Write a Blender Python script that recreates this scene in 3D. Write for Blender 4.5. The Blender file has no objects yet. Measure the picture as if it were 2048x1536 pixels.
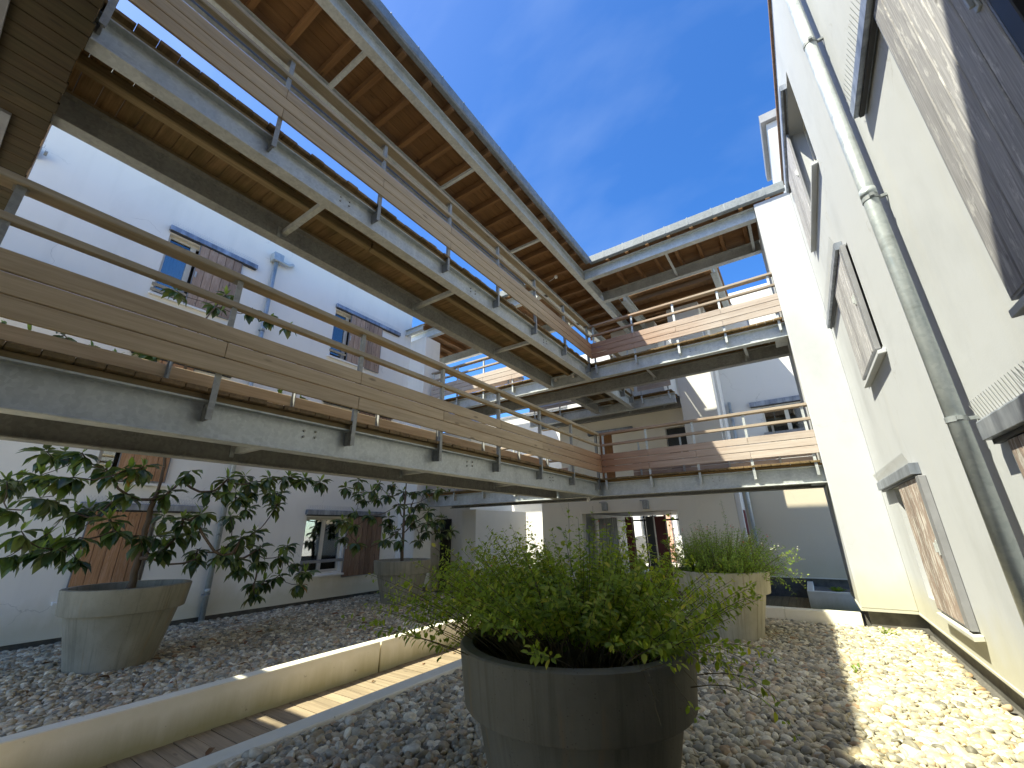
import bpy, math, random
import numpy as np
from mathutils import Matrix, Vector, Euler
rnd = random.Random(7)
rs = np.random.RandomState(11)
S = bpy.context.scene
COL = S.collection

# ------------------------------------------------------------------ camera, sky, sun, exposure
Rr = Vector((0.827095523, 0.561845569, -0.015574102))
Ru = Vector((0.201440709, -0.270445958, 0.941424784))
Rf = Vector((-0.524723391, 0.781785482, 0.336863211))
cd = bpy.data.cameras.new("camera")
cd.sensor_fit = 'HORIZONTAL'; cd.sensor_width = 36; cd.lens = 823.925 / 2048 * 36
cd.clip_start = 0.02; cd.clip_end = 2000
cam = bpy.data.objects.new("camera", cd); COL.objects.link(cam)
cam.matrix_world = Matrix(((Rr.x, Ru.x, -Rf.x, 0), (Rr.y, Ru.y, -Rf.y, 0), (Rr.z, Ru.z, -Rf.z, 0), (0, 0, 0, 1)))
S.camera = cam
SUN_DIR = Vector((-0.41, -0.49, 1.0)).normalized()      # towards the sun
sl = bpy.data.lights.new("sun", 'SUN'); sl.energy = 2.0; sl.angle = math.radians(0.53); sl.color = (1, 0.985, 0.965)
sun = bpy.data.objects.new("sun", sl); COL.objects.link(sun)
sun.rotation_euler = SUN_DIR.to_track_quat('Z', 'Y').to_euler()
W = bpy.data.worlds.new("World"); S.world = W; W.use_nodes = True
nt = W.node_tree; nt.nodes.clear()
wo = nt.nodes.new('ShaderNodeOutputWorld'); bg = nt.nodes.new('ShaderNodeBackground')
sky = nt.nodes.new('ShaderNodeTexSky'); sky.sky_type = 'NISHITA'; sky.sun_disc = False
sky.sun_elevation = math.asin(SUN_DIR.z); sky.sun_rotation = math.atan2(SUN_DIR.x, SUN_DIR.y)
sky.air_density = 0.7; sky.dust_density = 0.6; sky.ozone_density = 3.0; sky.altitude = 100
tc = nt.nodes.new('ShaderNodeTexCoord'); mp = nt.nodes.new('ShaderNodeMapping')
mp.inputs['Scale'].default_value = (2.2, 5.5, 3.0); mp.inputs['Rotation'].default_value = (0.2, 0.4, 0.75)
cn = nt.nodes.new('ShaderNodeTexNoise'); cn.inputs['Scale'].default_value = 0.9; cn.inputs['Detail'].default_value = 7; cn.inputs['Roughness'].default_value = 0.5
cr = nt.nodes.new('ShaderNodeMapRange'); cr.inputs['From Min'].default_value = 0.52; cr.inputs['From Max'].default_value = 0.85
cr.inputs['To Max'].default_value = 0.06
mx = nt.nodes.new('ShaderNodeMix'); mx.data_type = 'RGBA'
mx.inputs['B'].default_value = (5.2, 6.0, 7.0, 1)
hs = nt.nodes.new('ShaderNodeHueSaturation'); hs.inputs['Saturation'].default_value = 1.32; hs.inputs['Hue'].default_value = 0.512
nt.links.new(sky.outputs[0], hs.inputs['Color'])
nt.links.new(tc.outputs['Generated'], mp.inputs['Vector']); nt.links.new(mp.outputs[0], cn.inputs['Vector'])
nt.links.new(cn.outputs['Fac'], cr.inputs['Value']); nt.links.new(cr.outputs[0], mx.inputs['Factor'])
nt.links.new(hs.outputs[0], mx.inputs['A']); nt.links.new(mx.outputs['Result'], bg.inputs['Color'])
bg.inputs['Strength'].default_value = 0.078
nt.links.new(bg.outputs[0], wo.inputs[0])
S.view_settings.view_transform = 'Standard'; S.view_settings.look = 'None'
S.view_settings.exposure = 2.52; S.view_settings.gamma = 1.0
S.view_settings.use_white_balance = True; S.view_settings.white_balance_temperature = 7800; S.view_settings.white_balance_tint = 0
S.render.engine = 'CYCLES'
S.cycles.max_bounces = 14; S.cycles.diffuse_bounces = 10; S.cycles.transparent_max_bounces = 12
S.cycles.caustics_reflective = False; S.cycles.caustics_refractive = False
S.cycles.use_denoising = True

# ------------------------------------------------------------------ levels (camera at the origin, gravel about 1.5 m below)
ZL, ZR, ZD = -1.53, -1.47, -1.68       # left gravel, right gravel, ground deck
FH = 2.78                              # storey

# ------------------------------------------------------------------ helpers
def wloc(o):
    v = Vector((0, 0, 0))
    while o is not None: v += o.location; o = o.parent
    return v
class MB:
    def __init__(s): s.v = []; s.f = []
    def add(s, vs, fs):
        n = len(s.v); s.v += [tuple(v) for v in vs]; s.f += [tuple(i + n for i in f) for f in fs]; return s
    def box(s, x0, x1, y0, y1, z0, z1):
        x0, x1 = min(x0, x1), max(x0, x1); y0, y1 = min(y0, y1), max(y0, y1); z0, z1 = min(z0, z1), max(z0, z1)
        return s.add([(x0,y0,z0),(x1,y0,z0),(x1,y1,z0),(x0,y1,z0),(x0,y0,z1),(x1,y0,z1),(x1,y1,z1),(x0,y1,z1)],
                     [(0,3,2,1),(4,5,6,7),(0,1,5,4),(1,2,6,5),(2,3,7,6),(3,0,4,7)])
    def abox(s, ax, a0, a1, c0, c1, z0, z1):    # ax 'y': runs along y, c is x; ax 'x': runs along x, c is y
        return s.box(c0, c1, a0, a1, z0, z1) if ax == 'y' else s.box(a0, a1, c0, c1, z0, z1)
    def prism(s, ax, prof, a0, a1):             # profile in (cross, z), extruded along ax
        n = len(prof)
        P = lambda c, z, a: (c, a, z) if ax == 'y' else (a, c, z)
        vs = [P(c, z, a0) for c, z in prof] + [P(c, z, a1) for c, z in prof]
        fs = [(i, (i+1) % n, n + (i+1) % n, n + i) for i in range(n)]
        fs += [tuple(range(n-1, -1, -1)), tuple(range(n, 2*n))]
        return s.add(vs, fs)
    def tube(s, pts, rad, n=8, cap=True):
        pts = [Vector(p) for p in pts]; m = len(pts)
        rr = rad if isinstance(rad, (list, tuple)) else [rad] * m
        base = len(s.v); up = None
        for i, p in enumerate(pts):
            d = (pts[min(i+1, m-1)] - pts[max(i-1, 0)]).normalized()
            if up is None:
                up = Vector((0,0,1)) if abs(d.z) < .9 else Vector((1,0,0))
            a = d.cross(up); 
            if a.length < 1e-4: a = d.cross(Vector((1,.3,0)))
            a.normalize(); b = a.cross(d).normalized(); up = b
            for k in range(n):
                t = 2*math.pi*k/n
                s.v.append(tuple(p + (a*math.cos(t) + b*math.sin(t)) * rr[i]))
        for i in range(m-1):
            for k in range(n):
                s.f.append((base+i*n+k, base+i*n+(k+1) % n, base+(i+1)*n+(k+1) % n, base+(i+1)*n+k))
        if cap:
            s.f.append(tuple(base+k for k in range(n-1, -1, -1))); s.f.append(tuple(base+(m-1)*n+k for k in range(n)))
        return s
    def lathe(s, c, prof, n=72):
        base = len(s.v); m = len(prof)
        for r, z in prof:
            for k in range(n):
                t = 2*math.pi*k/n; s.v.append((c[0]+r*math.cos(t), c[1]+r*math.sin(t), c[2]+z))
        for i in range(m-1):
            for k in range(n):
                s.f.append((base+i*n+k, base+i*n+(k+1) % n, base+(i+1)*n+(k+1) % n, base+(i+1)*n+k))
        return s
    def ibeam(s, ax, c, z0, z1, w, a0, a1, tf=.016, tw=.012):
        h = w/2; t = tw/2
        return s.prism(ax, [(c-h,z0),(c+h,z0),(c+h,z0+tf),(c+t,z0+tf),(c+t,z1-tf),(c+h,z1-tf),(c+h,z1),(c-h,z1),(c-h,z1-tf),(c-t,z1-tf),(c-t,z0+tf),(c-h,z0+tf)], a0, a1)
    def build(s, name, mat, parent=None, loc=None, smooth=False, bv=0, label=None, cat=None, group=None, kind=None):
        me = bpy.data.meshes.new(name)
        off = wloc(parent) if parent is not None else Vector(loc or (0,0,0))
        me.from_pydata([(v[0]-off.x, v[1]-off.y, v[2]-off.z) for v in s.v], [], s.f); me.update()
        return link(name, me, mat, parent, off, smooth, bv, label, cat, group, kind)
def link(name, me, mat, parent=None, off=Vector((0,0,0)), smooth=False, bv=0, label=None, cat=None, group=None, kind=None):
    me.materials.append(mat)
    if smooth: me.polygons.foreach_set('use_smooth', [True]*len(me.polygons))
    o = bpy.data.objects.new(name, me); COL.objects.link(o)
    if parent is not None: o.parent = parent
    else: o.location = off
    if bv:
        b = o.modifiers.new('bevel', 'BEVEL'); b.width = bv; b.segments = 1; b.limit_method = 'ANGLE'; b.angle_limit = math.radians(50)
    return tag(o, label, cat, group, kind)
def tag(o, label=None, cat=None, group=None, kind=None):
    if label: o['label'] = label
    if cat: o['category'] = cat
    if group: o['group'] = group
    if kind: o['kind'] = kind
    return o
def thing(name, label, cat, loc, group=None):
    o = bpy.data.objects.new(name, None); COL.objects.link(o); o.location = loc; o.empty_display_size = .2
    return tag(o, label, cat, group)
def npmesh(name, V, F):
    me = bpy.data.meshes.new(name)
    n = len(V); k = F.shape[1]; m = len(F)
    me.vertices.add(n); me.vertices.foreach_set('co', np.asarray(V, dtype=np.float32).ravel())
    me.loops.add(m*k); me.loops.foreach_set('vertex_index', np.asarray(F, dtype=np.int32).ravel())
    me.polygons.add(m); me.polygons.foreach_set('loop_start', np.arange(0, m*k, k, dtype=np.int32))
    me.update(calc_edges=True); me.validate()
    return me

# ------------------------------------------------------------------ materials
class NB:
    def __init__(s, name):
        s.m = bpy.data.materials.new(name); s.m.use_nodes = True; s.t = s.m.node_tree; s.t.nodes.clear()
        s.out = s.n('ShaderNodeOutputMaterial'); s.g = s.n('ShaderNodeNewGeometry')
    def n(s, ty, **kw):
        x = s.t.nodes.new(ty)
        for k, v in kw.items(): setattr(x, k, v)
        return x
    def L(s, a, b): s.t.links.new(a, b)
    def noise(s, scale=(1,1,1), sc=1, det=4, rough=.55, vec=None, dist=0):
        v = vec or s.g.outputs['Position']
        m = s.n('ShaderNodeVectorMath', operation='MULTIPLY'); m.inputs[1].default_value = scale; s.L(v, m.inputs[0])
        x = s.n('ShaderNodeTexNoise'); x.inputs['Scale'].default_value = sc; x.inputs['Detail'].default_value = det
        x.inputs['Roughness'].default_value = rough; x.inputs['Distortion'].default_value = dist
        s.L(m.outputs[0], x.inputs['Vector']); return x.outputs['Fac']
    def rng(s, v, a, b, c=0, d=1):
        x = s.n('ShaderNodeMapRange'); s.L(v, x.inputs['Value'])
        for k, q in zip(('From Min','From Max','To Min','To Max'), (a,b,c,d)): x.inputs[k].default_value = q
        return x.outputs[0]
    def math(s, op, a, b=None):
        x = s.n('ShaderNodeMath', operation=op)
        for i, q in enumerate((a, b)):
            if q is None: continue
            if isinstance(q, (int, float)): x.inputs[i].default_value = q
            else: s.L(q, x.inputs[i])
        return x.outputs[0]
    def mix(s, f, a, b, mode='MIX'):
        x = s.n('ShaderNodeMix', data_type='RGBA', blend_type=mode)
        for k, q in (('Factor', f), ('A', a), ('B', b)):
            if isinstance(q, (int, float)): x.inputs[k].default_value = q
            elif isinstance(q, tuple): x.inputs[k].default_value = q + (1,) if len(q) == 3 else q
            else: s.L(q, x.inputs[k])
        return x.outputs['Result']
    def ramp(s, v, stops):
        x = s.n('ShaderNodeValToRGB'); e = x.color_ramp.elements
        while len(e) < len(stops): e.new(.5)
        for q, (p, c) in zip(e, stops): q.position = p; q.color = c + (1,)
        s.L(v, x.inputs[0]); return x.outputs[0]
    def bump(s, h, st=.3, d=.01):
        x = s.n('ShaderNodeBump'); x.inputs['Strength'].default_value = st; x.inputs['Distance'].default_value = d
        s.L(h, x.inputs['Height']); return x.outputs[0]
    def bsdf(s, col, rough=.6, metal=0, normal=None, spec=.5):
        p = s.n('ShaderNodeBsdfPrincipled')
        for k, q in (('Base Color', col), ('Roughness', rough), ('Metallic', metal), ('Specular IOR Level', spec)):
            if isinstance(q, tuple): p.inputs[k].default_value = q + (1,)
            elif isinstance(q, (int, float)): p.inputs[k].default_value = q
            else: s.L(q, p.inputs[k])
        if normal is not None: s.L(normal, p.inputs['Normal'])
        s.L(p.outputs[0], s.out.inputs[0]); return p
    def island(s): return s.g.outputs['Random Per Island']
    def objrand(s): return s.n('ShaderNodeObjectInfo').outputs['Random']
def AX(ax, lo, hi): return tuple(lo if c == ax else hi for c in 'xyz')

def wood(name, ax, c1, c2, stain=(.06,.04,.02), st=.35, moss=0, mosscol=(.10,.11,.035), rough=.75, var=.35, red=0):
    b = NB(name)
    rv = b.math('ADD', b.island(), b.objrand())
    off = b.n('ShaderNodeCombineXYZ'); 
    for i in range(3): b.L(b.math('MULTIPLY', rv, 37.0 + 11*i), off.inputs[i])
    pv = b.n('ShaderNodeVectorMath', operation='ADD'); b.L(b.g.outputs['Position'], pv.inputs[0]); b.L(off.outputs[0], pv.inputs[1])
    P = pv.outputs[0]
    warp = b.noise(AX(ax, .9, 5), 1, 2, vec=P)
    wv = b.n('ShaderNodeVectorMath', operation='ADD'); b.L(P, wv.inputs[0])
    cw = b.n('ShaderNodeCombineXYZ')
    for i in range(3): b.L(b.math('MULTIPLY', warp, .05), cw.inputs[i])
    b.L(cw.outputs[0], wv.inputs[1])
    g1 = b.noise(AX(ax, 1.0, 30), 1, 4, .6, vec=wv.outputs[0])
    g2 = b.noise(AX(ax, 3, 160), 1, 2, .6, vec=wv.outputs[0])
    g = b.math('ADD', b.math('MULTIPLY', g1, .65), b.math('MULTIPLY', g2, .35))
    col = b.mix(b.rng(g, .30, .70), c1, c2)
    col = b.mix(1.0, col, b.mix(b.rng(rv, 0, 2, 0, 1), (1-var,)*3, (1+var*.6,)*3), 'MULTIPLY')
    sn = b.rng(b.noise(AX(ax, .7, 4), 1, 5, .65, vec=P), .52, .75)
    col = b.mix(b.math('MULTIPLY', sn, st), col, stain)
    kn = b.n('ShaderNodeTexVoronoi'); km = b.n('ShaderNodeVectorMath', operation='MULTIPLY'); km.inputs[1].default_value = AX(ax, 1.6, 5.5)
    b.L(P, km.inputs[0]); b.L(km.outputs[0], kn.inputs['Vector']); kn.inputs['Scale'].default_value = 1
    col = b.mix(b.math('MULTIPLY', b.rng(kn.outputs['Distance'], .10, .05), .6), col, tuple(x*.35 for x in c1))
    if red:     # boards kept dry under the roof corner have stayed red
        dv = b.n('ShaderNodeVectorMath', operation='DISTANCE'); fl = b.n('ShaderNodeVectorMath', operation='MULTIPLY'); fl.inputs[1].default_value = (1,1,0)
        b.L(b.g.outputs['Position'], fl.inputs[0]); b.L(fl.outputs[0], dv.inputs[0]); dv.inputs[1].default_value = (-3.6,8.95,0)
        f = b.rng(b.math('ADD', dv.outputs['Value'], b.math('MULTIPLY', b.noise(AX(ax,.8,3), 1, 5, .65), 1.8)), 3.7, .9)
        col = b.mix(b.math('MULTIPLY', f, red), col, b.mix(b.rng(g,.3,.7), (.25,.11,.05), (.43,.22,.12)))
    if moss: col = b.mix(b.math('MULTIPLY', b.rng(b.noise((1,1,1), 2.3, 5, .7), .42, .7), moss), col, mosscol)
    b.bsdf(col, rough, 0, b.bump(g, .22, .003), .3)
    return b.m
def steel(name, c1=(.40,.43,.43), c2=(.60,.63,.62), metal=.35, rough=.5):
    b = NB(name)
    v = b.n('ShaderNodeTexVoronoi'); v.inputs['Scale'].default_value = 38; b.L(b.g.outputs['Position'], v.inputs['Vector'])
    sp = b.n('ShaderNodeSeparateColor'); b.L(v.outputs['Color'], sp.inputs[0])
    big = b.noise((1,1,1), 3.2, 6, .65); streak = b.noise((9,9,1.1), 1, 4, .6)
    f = b.math('ADD', b.math('MULTIPLY', big, .55), b.math('ADD', b.math('MULTIPLY', streak, .3), b.math('MULTIPLY', sp.outputs[0], .15)))
    col = b.mix(b.rng(f, .33, .66), c1, c2)
    w = b.rng(b.noise((14,14,1.3), 1, 5, .7), .6, .78)
    col = b.mix(b.math('MULTIPLY', w, .35), col, (.55,.57,.55))
    dk = b.rng(b.noise((2,2,5), 1, 6, .7), .58, .8)
    col = b.mix(b.math('MULTIPLY', dk, .5), col, (.12,.12,.10))
    ru = b.rng(b.noise((5,5,.9), 1.6, 6, .72), .66, .76)
    col = b.mix(b.math('MULTIPLY', ru, .28), col, (.25,.17,.10))
    b.bsdf(col, b.rng(big, .3, .7, rough-.12, rough+.15), metal, b.bump(big, .08, .01), .5)
    return b.m
def plaster(name, col=(.80,.79,.765), zb=None, dirt=.25, alg=.5, warm=(.50,.47,.30)):
    b = NB(name)
    n = b.noise((1,1,.55), 1.1, 7, .62)
    c = b.mix(b.math('MULTIPLY', b.rng(n, .5, .8), dirt), col, tuple(x*.62 for x in col))
    s = b.rng(b.noise((3.5,3.5,.16), 1, 5, .6), .55, .8)
    c = b.mix(b.math('MULTIPLY', s, dirt*.7), c, (.52,.51,.46))
    if zb is not None:
        z = b.n('ShaderNodeSeparateXYZ'); b.L(b.g.outputs['Position'], z.inputs[0])
        f = b.rng(b.math('ADD', z.outputs[2], b.math('MULTIPLY', b.noise((2,2,1), 1.5, 5, .65), -.55)), zb+.12, zb-.28)
        c = b.mix(b.math('MULTIPLY', f, alg), c, warm)
    vc = b.n('ShaderNodeTexVoronoi'); vc.feature = 'DISTANCE_TO_EDGE'; vc.inputs['Scale'].default_value = .42
    vw = b.n('ShaderNodeVectorMath', operation='ADD'); b.L(b.g.outputs['Position'], vw.inputs[0])
    wn = b.n('ShaderNodeTexNoise'); wn.inputs['Scale'].default_value = 1.6; wn.inputs['Detail'].default_value = 6; b.L(b.g.outputs['Position'], wn.inputs['Vector'])
    b.L(wn.outputs['Color'], vw.inputs[1]); b.L(vw.outputs[0], vc.inputs['Vector'])
    ck = b.math('MULTIPLY', b.rng(vc.outputs['Distance'], .0035, .0008), b.rng(b.noise((1,1,1), .8, 3), .5, .6))
    c = b.mix(b.math('MULTIPLY', ck, .38), c, (.30,.29,.26))
    pt = b.rng(b.noise((1,1,1), .45, 2, .4), .55, .56); c = b.mix(b.math('MULTIPLY', pt, .05), c, (.45,.45,.44))
    fine = b.noise((1,1,1), 95, 3, .6)
    wav = b.noise((1,1,1), 2.2, 3)
    b.bsdf(c, .88, 0, b.bump(b.math('ADD', b.math('MULTIPLY', fine, .12), wav), .26, .02), .25)
    return b.m
def plain(name, col, rough=.6, metal=0, var=.25, sc=6, spec=.4):
    b = NB(name); n = b.noise((1,1,1), sc, 5, .6)
    b.bsdf(b.mix(b.rng(n, .3, .7), tuple(x*(1-var) for x in col), tuple(min(1, x*(1+var)) for x in col)), rough, metal, b.bump(n, .1, .005), spec)
    return b.m
def zincmat(name):
    b = NB(name); n = b.noise((9,9,1.2), 1, 5, .65); n2 = b.noise((1,1,1), 4, 5)
    c = b.ramp(b.math('ADD', b.math('MULTIPLY', n, .6), b.math('MULTIPLY', n2, .4)), [(.36,(.15,.17,.20)), (.5,(.25,.28,.33)), (.66,(.45,.49,.54))])
    b.bsdf(c, .42, .45, None, .5); return b.m
def concrete_pot(name, k=1.0):
    b = NB(name)
    to = b.n('ShaderNodeTexCoord'); sx = b.n('ShaderNodeSeparateXYZ'); b.L(to.outputs['Object'], sx.inputs[0])
    an = b.math('ARCTAN2', sx.outputs[0], b.math('MULTIPLY', sx.outputs[1], -1.0)); cv = b.n('ShaderNodeCombineXYZ')
    b.L(an, cv.inputs[0]); b.L(b.math('MULTIPLY', b.objrand(), 50.0), cv.inputs[1]); b.L(sx.outputs[2], cv.inputs[2]); CV = cv.outputs[0]
    st = b.noise((11,1,.7), 1, 5, .7, vec=CV); big = b.noise((1,1,.7), 2.2, 6, .62); fine = b.noise((1,1,1), 60, 3)
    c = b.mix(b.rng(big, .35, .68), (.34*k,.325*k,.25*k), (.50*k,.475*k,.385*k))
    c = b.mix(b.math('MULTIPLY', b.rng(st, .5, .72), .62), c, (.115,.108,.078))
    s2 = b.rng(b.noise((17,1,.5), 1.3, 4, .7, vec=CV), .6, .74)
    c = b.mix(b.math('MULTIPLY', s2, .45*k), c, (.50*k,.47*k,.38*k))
    ru = b.rng(b.noise((3,1,.5), 1.7, 4, .6, vec=CV), .62, .75)
    c = b.mix(b.math('MULTIPLY', ru, .35), c, (.36,.21,.08))
    vp = b.n('ShaderNodeTexVoronoi'); vp.inputs['Scale'].default_value = 55; b.L(b.g.outputs['Position'], vp.inputs['Vector'])
    po = b.math('MULTIPLY', b.rng(vp.outputs['Distance'], .20, .12), b.rng(b.noise((1,1,1), 9, 3), .5, .62))
    c = b.mix(b.math('MULTIPLY', po, .6), c, (.06,.055,.04))
    b.bsdf(c, .85, 0, b.bump(b.math('ADD', b.math('MULTIPLY', fine, .3), b.math('SUBTRACT', big, b.math('MULTIPLY', po, .4))), .3, .012), .25); return b.m
def lowwall(name):
    b = NB(name)
    n = b.noise((1,1,1), 2.0, 6, .62); s = b.noise((5,5,.8), 1, 5, .65)
    c = b.mix(b.rng(n, .35, .7), (.93,.89,.79), (.84,.80,.66))
    z = b.n('ShaderNodeSeparateXYZ'); b.L(b.g.outputs['Position'], z.inputs[0])
    f = b.rng(b.math('ADD', z.outputs[2], b.math('MULTIPLY', s, -.22)), -1.53, -1.75)
    c = b.mix(b.math('MULTIPLY', f, .75), c, (.36,.33,.13))
    nz = b.n('ShaderNodeSeparateXYZ'); b.L(b.g.outputs['Normal'], nz.inputs[0])
    c = b.mix(b.math('MULTIPLY', b.rng(nz.outputs[2], .5, .9), .6), c, (.52,.53,.43))
    chip = b.rng(b.noise((1,1,1), 9, 6, .75), .66, .7)
    c = b.mix(b.math('MULTIPLY', chip, .55), c, (.16,.14,.09))
    b.bsdf(c, .85, 0, b.bump(b.noise((1,1,1), 40, 4), .2, .006), .25); return b.m
def leafmat(name, cols, back=None, trans=.3, rough=.45, spec=.5):
    b = NB(name); c = b.ramp(b.island(), cols)
    c0 = c
    if back: c = b.mix(b.math('MULTIPLY', b.g.outputs['Backfacing'], .8), c, back)
    p = b.bsdf(c, rough, 0, None, spec)
    t = b.n('ShaderNodeBsdfTranslucent'); m = b.n('ShaderNodeMixShader'); m.inputs[0].default_value = trans
    b.L(b.mix(1.0, c0, (1.6,1.6,.7), 'MULTIPLY'), t.inputs[0])
    b.L(p.outputs[0], m.inputs[1]); b.L(t.outputs[0], m.inputs[2]); b.L(m.outputs[0], b.out.inputs[0]); return b.m
def glassmat(name):
    b = NB(name); f = b.n('ShaderNodeFresnel'); f.inputs[0].default_value = 1.9
    t = b.n('ShaderNodeBsdfTransparent'); t.inputs[0].default_value = (.75,.8,.8,1); g = b.n('ShaderNodeBsdfGlossy'); g.inputs['Roughness'].default_value = .02
    m = b.n('ShaderNodeMixShader'); b.L(b.math('ADD', f.outputs[0], .12), m.inputs[0]); b.L(t.outputs[0], m.inputs[1]); b.L(g.outputs[0], m.inputs[2])
    b.L(m.outputs[0], b.out.inputs[0]); return b.m
def pebblemat(name, k=1.0):
    b = NB(name); r = b.objrand()
    c = b.ramp(r, [(0,(.13,.13,.125)), (.14,(.23,.23,.22)), (.3,(.34,.335,.31)), (.42,(.27,.225,.165)), (.52,(.46,.45,.42)), (.64,(.37,.33,.26)),
                   (.72,(.62,.60,.555)), (.80,(.30,.20,.13)), (.87,(.42,.43,.43)), (.95,(.70,.68,.63)), (1,(.20,.215,.225))])
    tcn = b.n('ShaderNodeTexCoord'); n = b.noise((1,1,1), 2.2, 5, .65, vec=tcn.outputs['Object'])
    c = b.mix(1.0, c, b.mix(b.rng(n, .3, .7), (.72,)*3, (1.2,)*3), 'MULTIPLY')
    gr = b.rng(b.noise((1,1,1), .9, 4, .6), .56, .72)
    c = b.mix(b.math('MULTIPLY', gr, .28), c, (.22,.21,.10)); c = b.mix(1.0, c, (1.22*k,1.15*k,.92*k), 'MULTIPLY')
    b.bsdf(c, .62, 0, b.bump(n, .12, .01), .4); return b.m
def paintflake(name, ax, base, flake, amt=.5, th=.52, dark=(.10,.075,.06)):
    b = NB(name)
    rv = b.n('ShaderNodeCombineXYZ')
    for i in range(3): b.L(b.math('MULTIPLY', b.island(), 29.0+7*i), rv.inputs[i])
    pa = b.n('ShaderNodeVectorMath', operation='ADD'); b.L(b.g.outputs['Position'], pa.inputs[0]); b.L(rv.outputs[0], pa.inputs[1])
    g = b.noise(AX(ax, 4.0, 20), 1, 6, .72, vec=pa.outputs[0]); g2 = b.noise(AX(ax, 3, 90), 1, 3, .6, vec=pa.outputs[0])
    c = b.mix(b.rng(g2, .3, .7), tuple(x*.72 for x in base), tuple(x*1.25 for x in base))
    c = b.mix(b.math('MULTIPLY', b.rng(g, th, th+.07), amt), c, flake)
    kn = b.n('ShaderNodeTexVoronoi'); km = b.n('ShaderNodeVectorMath', operation='MULTIPLY'); km.inputs[1].default_value = AX(ax, 3.4, 6.5)
    b.L(b.g.outputs['Position'], km.inputs[0]); b.L(km.outputs[0], kn.inputs['Vector']); kn.inputs['Scale'].default_value = 1
    c = b.mix(b.math('MULTIPLY', b.rng(kn.outputs['Distance'], .11, .06), .8), c, dark)
    c = b.mix(1.0, c, b.mix(b.island(), (.78,)*3, (1.15,)*3), 'MULTIPLY')
    b.bsdf(c, .72, 0, b.bump(g, .4, .004), .3); return b.m

M_STEEL = steel('galvanised_steel'); M_STEELD = steel('dull_steel', (.24,.245,.23), (.41,.415,.39), .25, .6)
M_ZINC = zincmat('zinc'); M_GUT = steel('gutter_zinc', (.15,.17,.18), (.26,.285,.30), .0, .6)
M_PIPE = steel('pipe_zinc', (.36,.41,.43), (.54,.58,.58), .4, .38)
WB = dict(c1=(.40,.30,.185), c2=(.60,.475,.32))
M_BY = wood('weathered_board_y', 'y', stain=(.12,.075,.04), st=.3, var=.16, red=.85, **WB)
M_BX = wood('weathered_board_x', 'x', (.36,.295,.25), (.54,.475,.42), stain=(.12,.06,.035), st=.35, var=.15, red=.95)
M_RY = wood('rail_wood_y', 'y', (.36,.29,.20), (.54,.46,.335), stain=(.09,.055,.025), st=.4, var=.15, moss=.2)
M_RX = wood('rail_wood_x', 'x', (.27,.215,.165), (.43,.365,.295), stain=(.09,.055,.03), st=.4, var=.15, red=.6)
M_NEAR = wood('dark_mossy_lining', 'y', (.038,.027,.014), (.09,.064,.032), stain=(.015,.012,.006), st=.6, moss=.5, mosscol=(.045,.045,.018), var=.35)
M_KB = wood('skirting_wood', 'y', (.22,.125,.07), (.34,.21,.125), st=.2, var=.15)
M_DX = wood('mossy_deck_x', 'x', (.15,.095,.045), (.34,.225,.12), stain=(.05,.038,.018), st=.6, moss=.5, mosscol=(.085,.085,.028), var=.35)
M_DY = wood('mossy_deck_y', 'y', (.13,.085,.04), (.30,.20,.105), stain=(.04,.03,.014), st=.6, moss=.5, mosscol=(.085,.085,.028), var=.35)
M_JY = wood('joist_y', 'y', (.19,.14,.075), (.36,.27,.155), st=.3, moss=.25, var=.2)
M_JX = wood('joist_x', 'x', (.22,.13,.05), (.38,.24,.10), st=.3, var=.2)
M_SOF = wood('soffit_y', 'y', (.20,.105,.045), (.32,.178,.082), stain=(.10,.05,.022), st=.3, var=.22)
M_SOFX = wood('soffit_x', 'x', (.20,.105,.045), (.32,.178,.082), stain=(.10,.05,.022), st=.3, var=.22)
M_RAX = wood('rafter_x', 'x', (.18,.092,.04), (.29,.158,.07), stain=(.10,.045,.02), st=.3, var=.2)
M_RAY = wood('rafter_y', 'y', (.18,.092,.04), (.29,.158,.07), stain=(.10,.045,.02), st=.3, var=.2)
M_PATH = wood('path_boards_x', 'x', (.20,.155,.10), (.40,.32,.21), stain=(.10,.08,.045), st=.4, var=.25)
M_PATHY = wood('path_boards_y', 'y', (.13,.10,.05), (.28,.215,.12), stain=(.07,.06,.025), st=.5, var=.25, moss=.4)
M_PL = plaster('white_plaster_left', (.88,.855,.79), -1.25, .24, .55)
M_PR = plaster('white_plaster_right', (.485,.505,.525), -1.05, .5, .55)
M_PB = plaster('cream_plaster', (.84,.78,.66), None, .15)
M_PG = plaster('grey_cream_plaster', (.60,.53,.40), -1.1, .15, .4)
M_PW = plaster('white_plaster_rear', (.72,.71,.68), -1.1, .12, .4)
M_PLINTH = plain('plinth_grey', (.115,.112,.10), .8, 0, .3, 9)
M_LOW = lowwall('stained_low_wall'); M_POT = concrete_pot('concrete_planter', .72); M_POTL = concrete_pot('pale_concrete_planter', 1.15); M_POT_SHADE = concrete_pot('shade_darkened_planter', .45)  # last one: same concrete darkened, the front pot's shade and staining in its colour
M_SOIL = plain('soil', (.035,.027,.018), .95, 0, .6, 30)
M_GROUND = plain('ground', (.50,.47,.41), .9, 0, .2, 3)
M_BED = plain('gravel_base', (.12,.115,.10), .9, 0, .4, 30)
M_PEB = pebblemat('river_pebble')
M_SHR = paintflake('flaking_shutter_grey', 'z', (.30,.235,.20), (.60,.58,.54), .8, .50)
M_SHG = paintflake('grey_shutter', 'z', (.36,.355,.365), (.74,.73,.71), .55, .55, (.14,.13,.13))
M_SHB = paintflake('brown_shutter', 'z', (.42,.225,.115), (.52,.34,.23), .4, .5)
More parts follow.
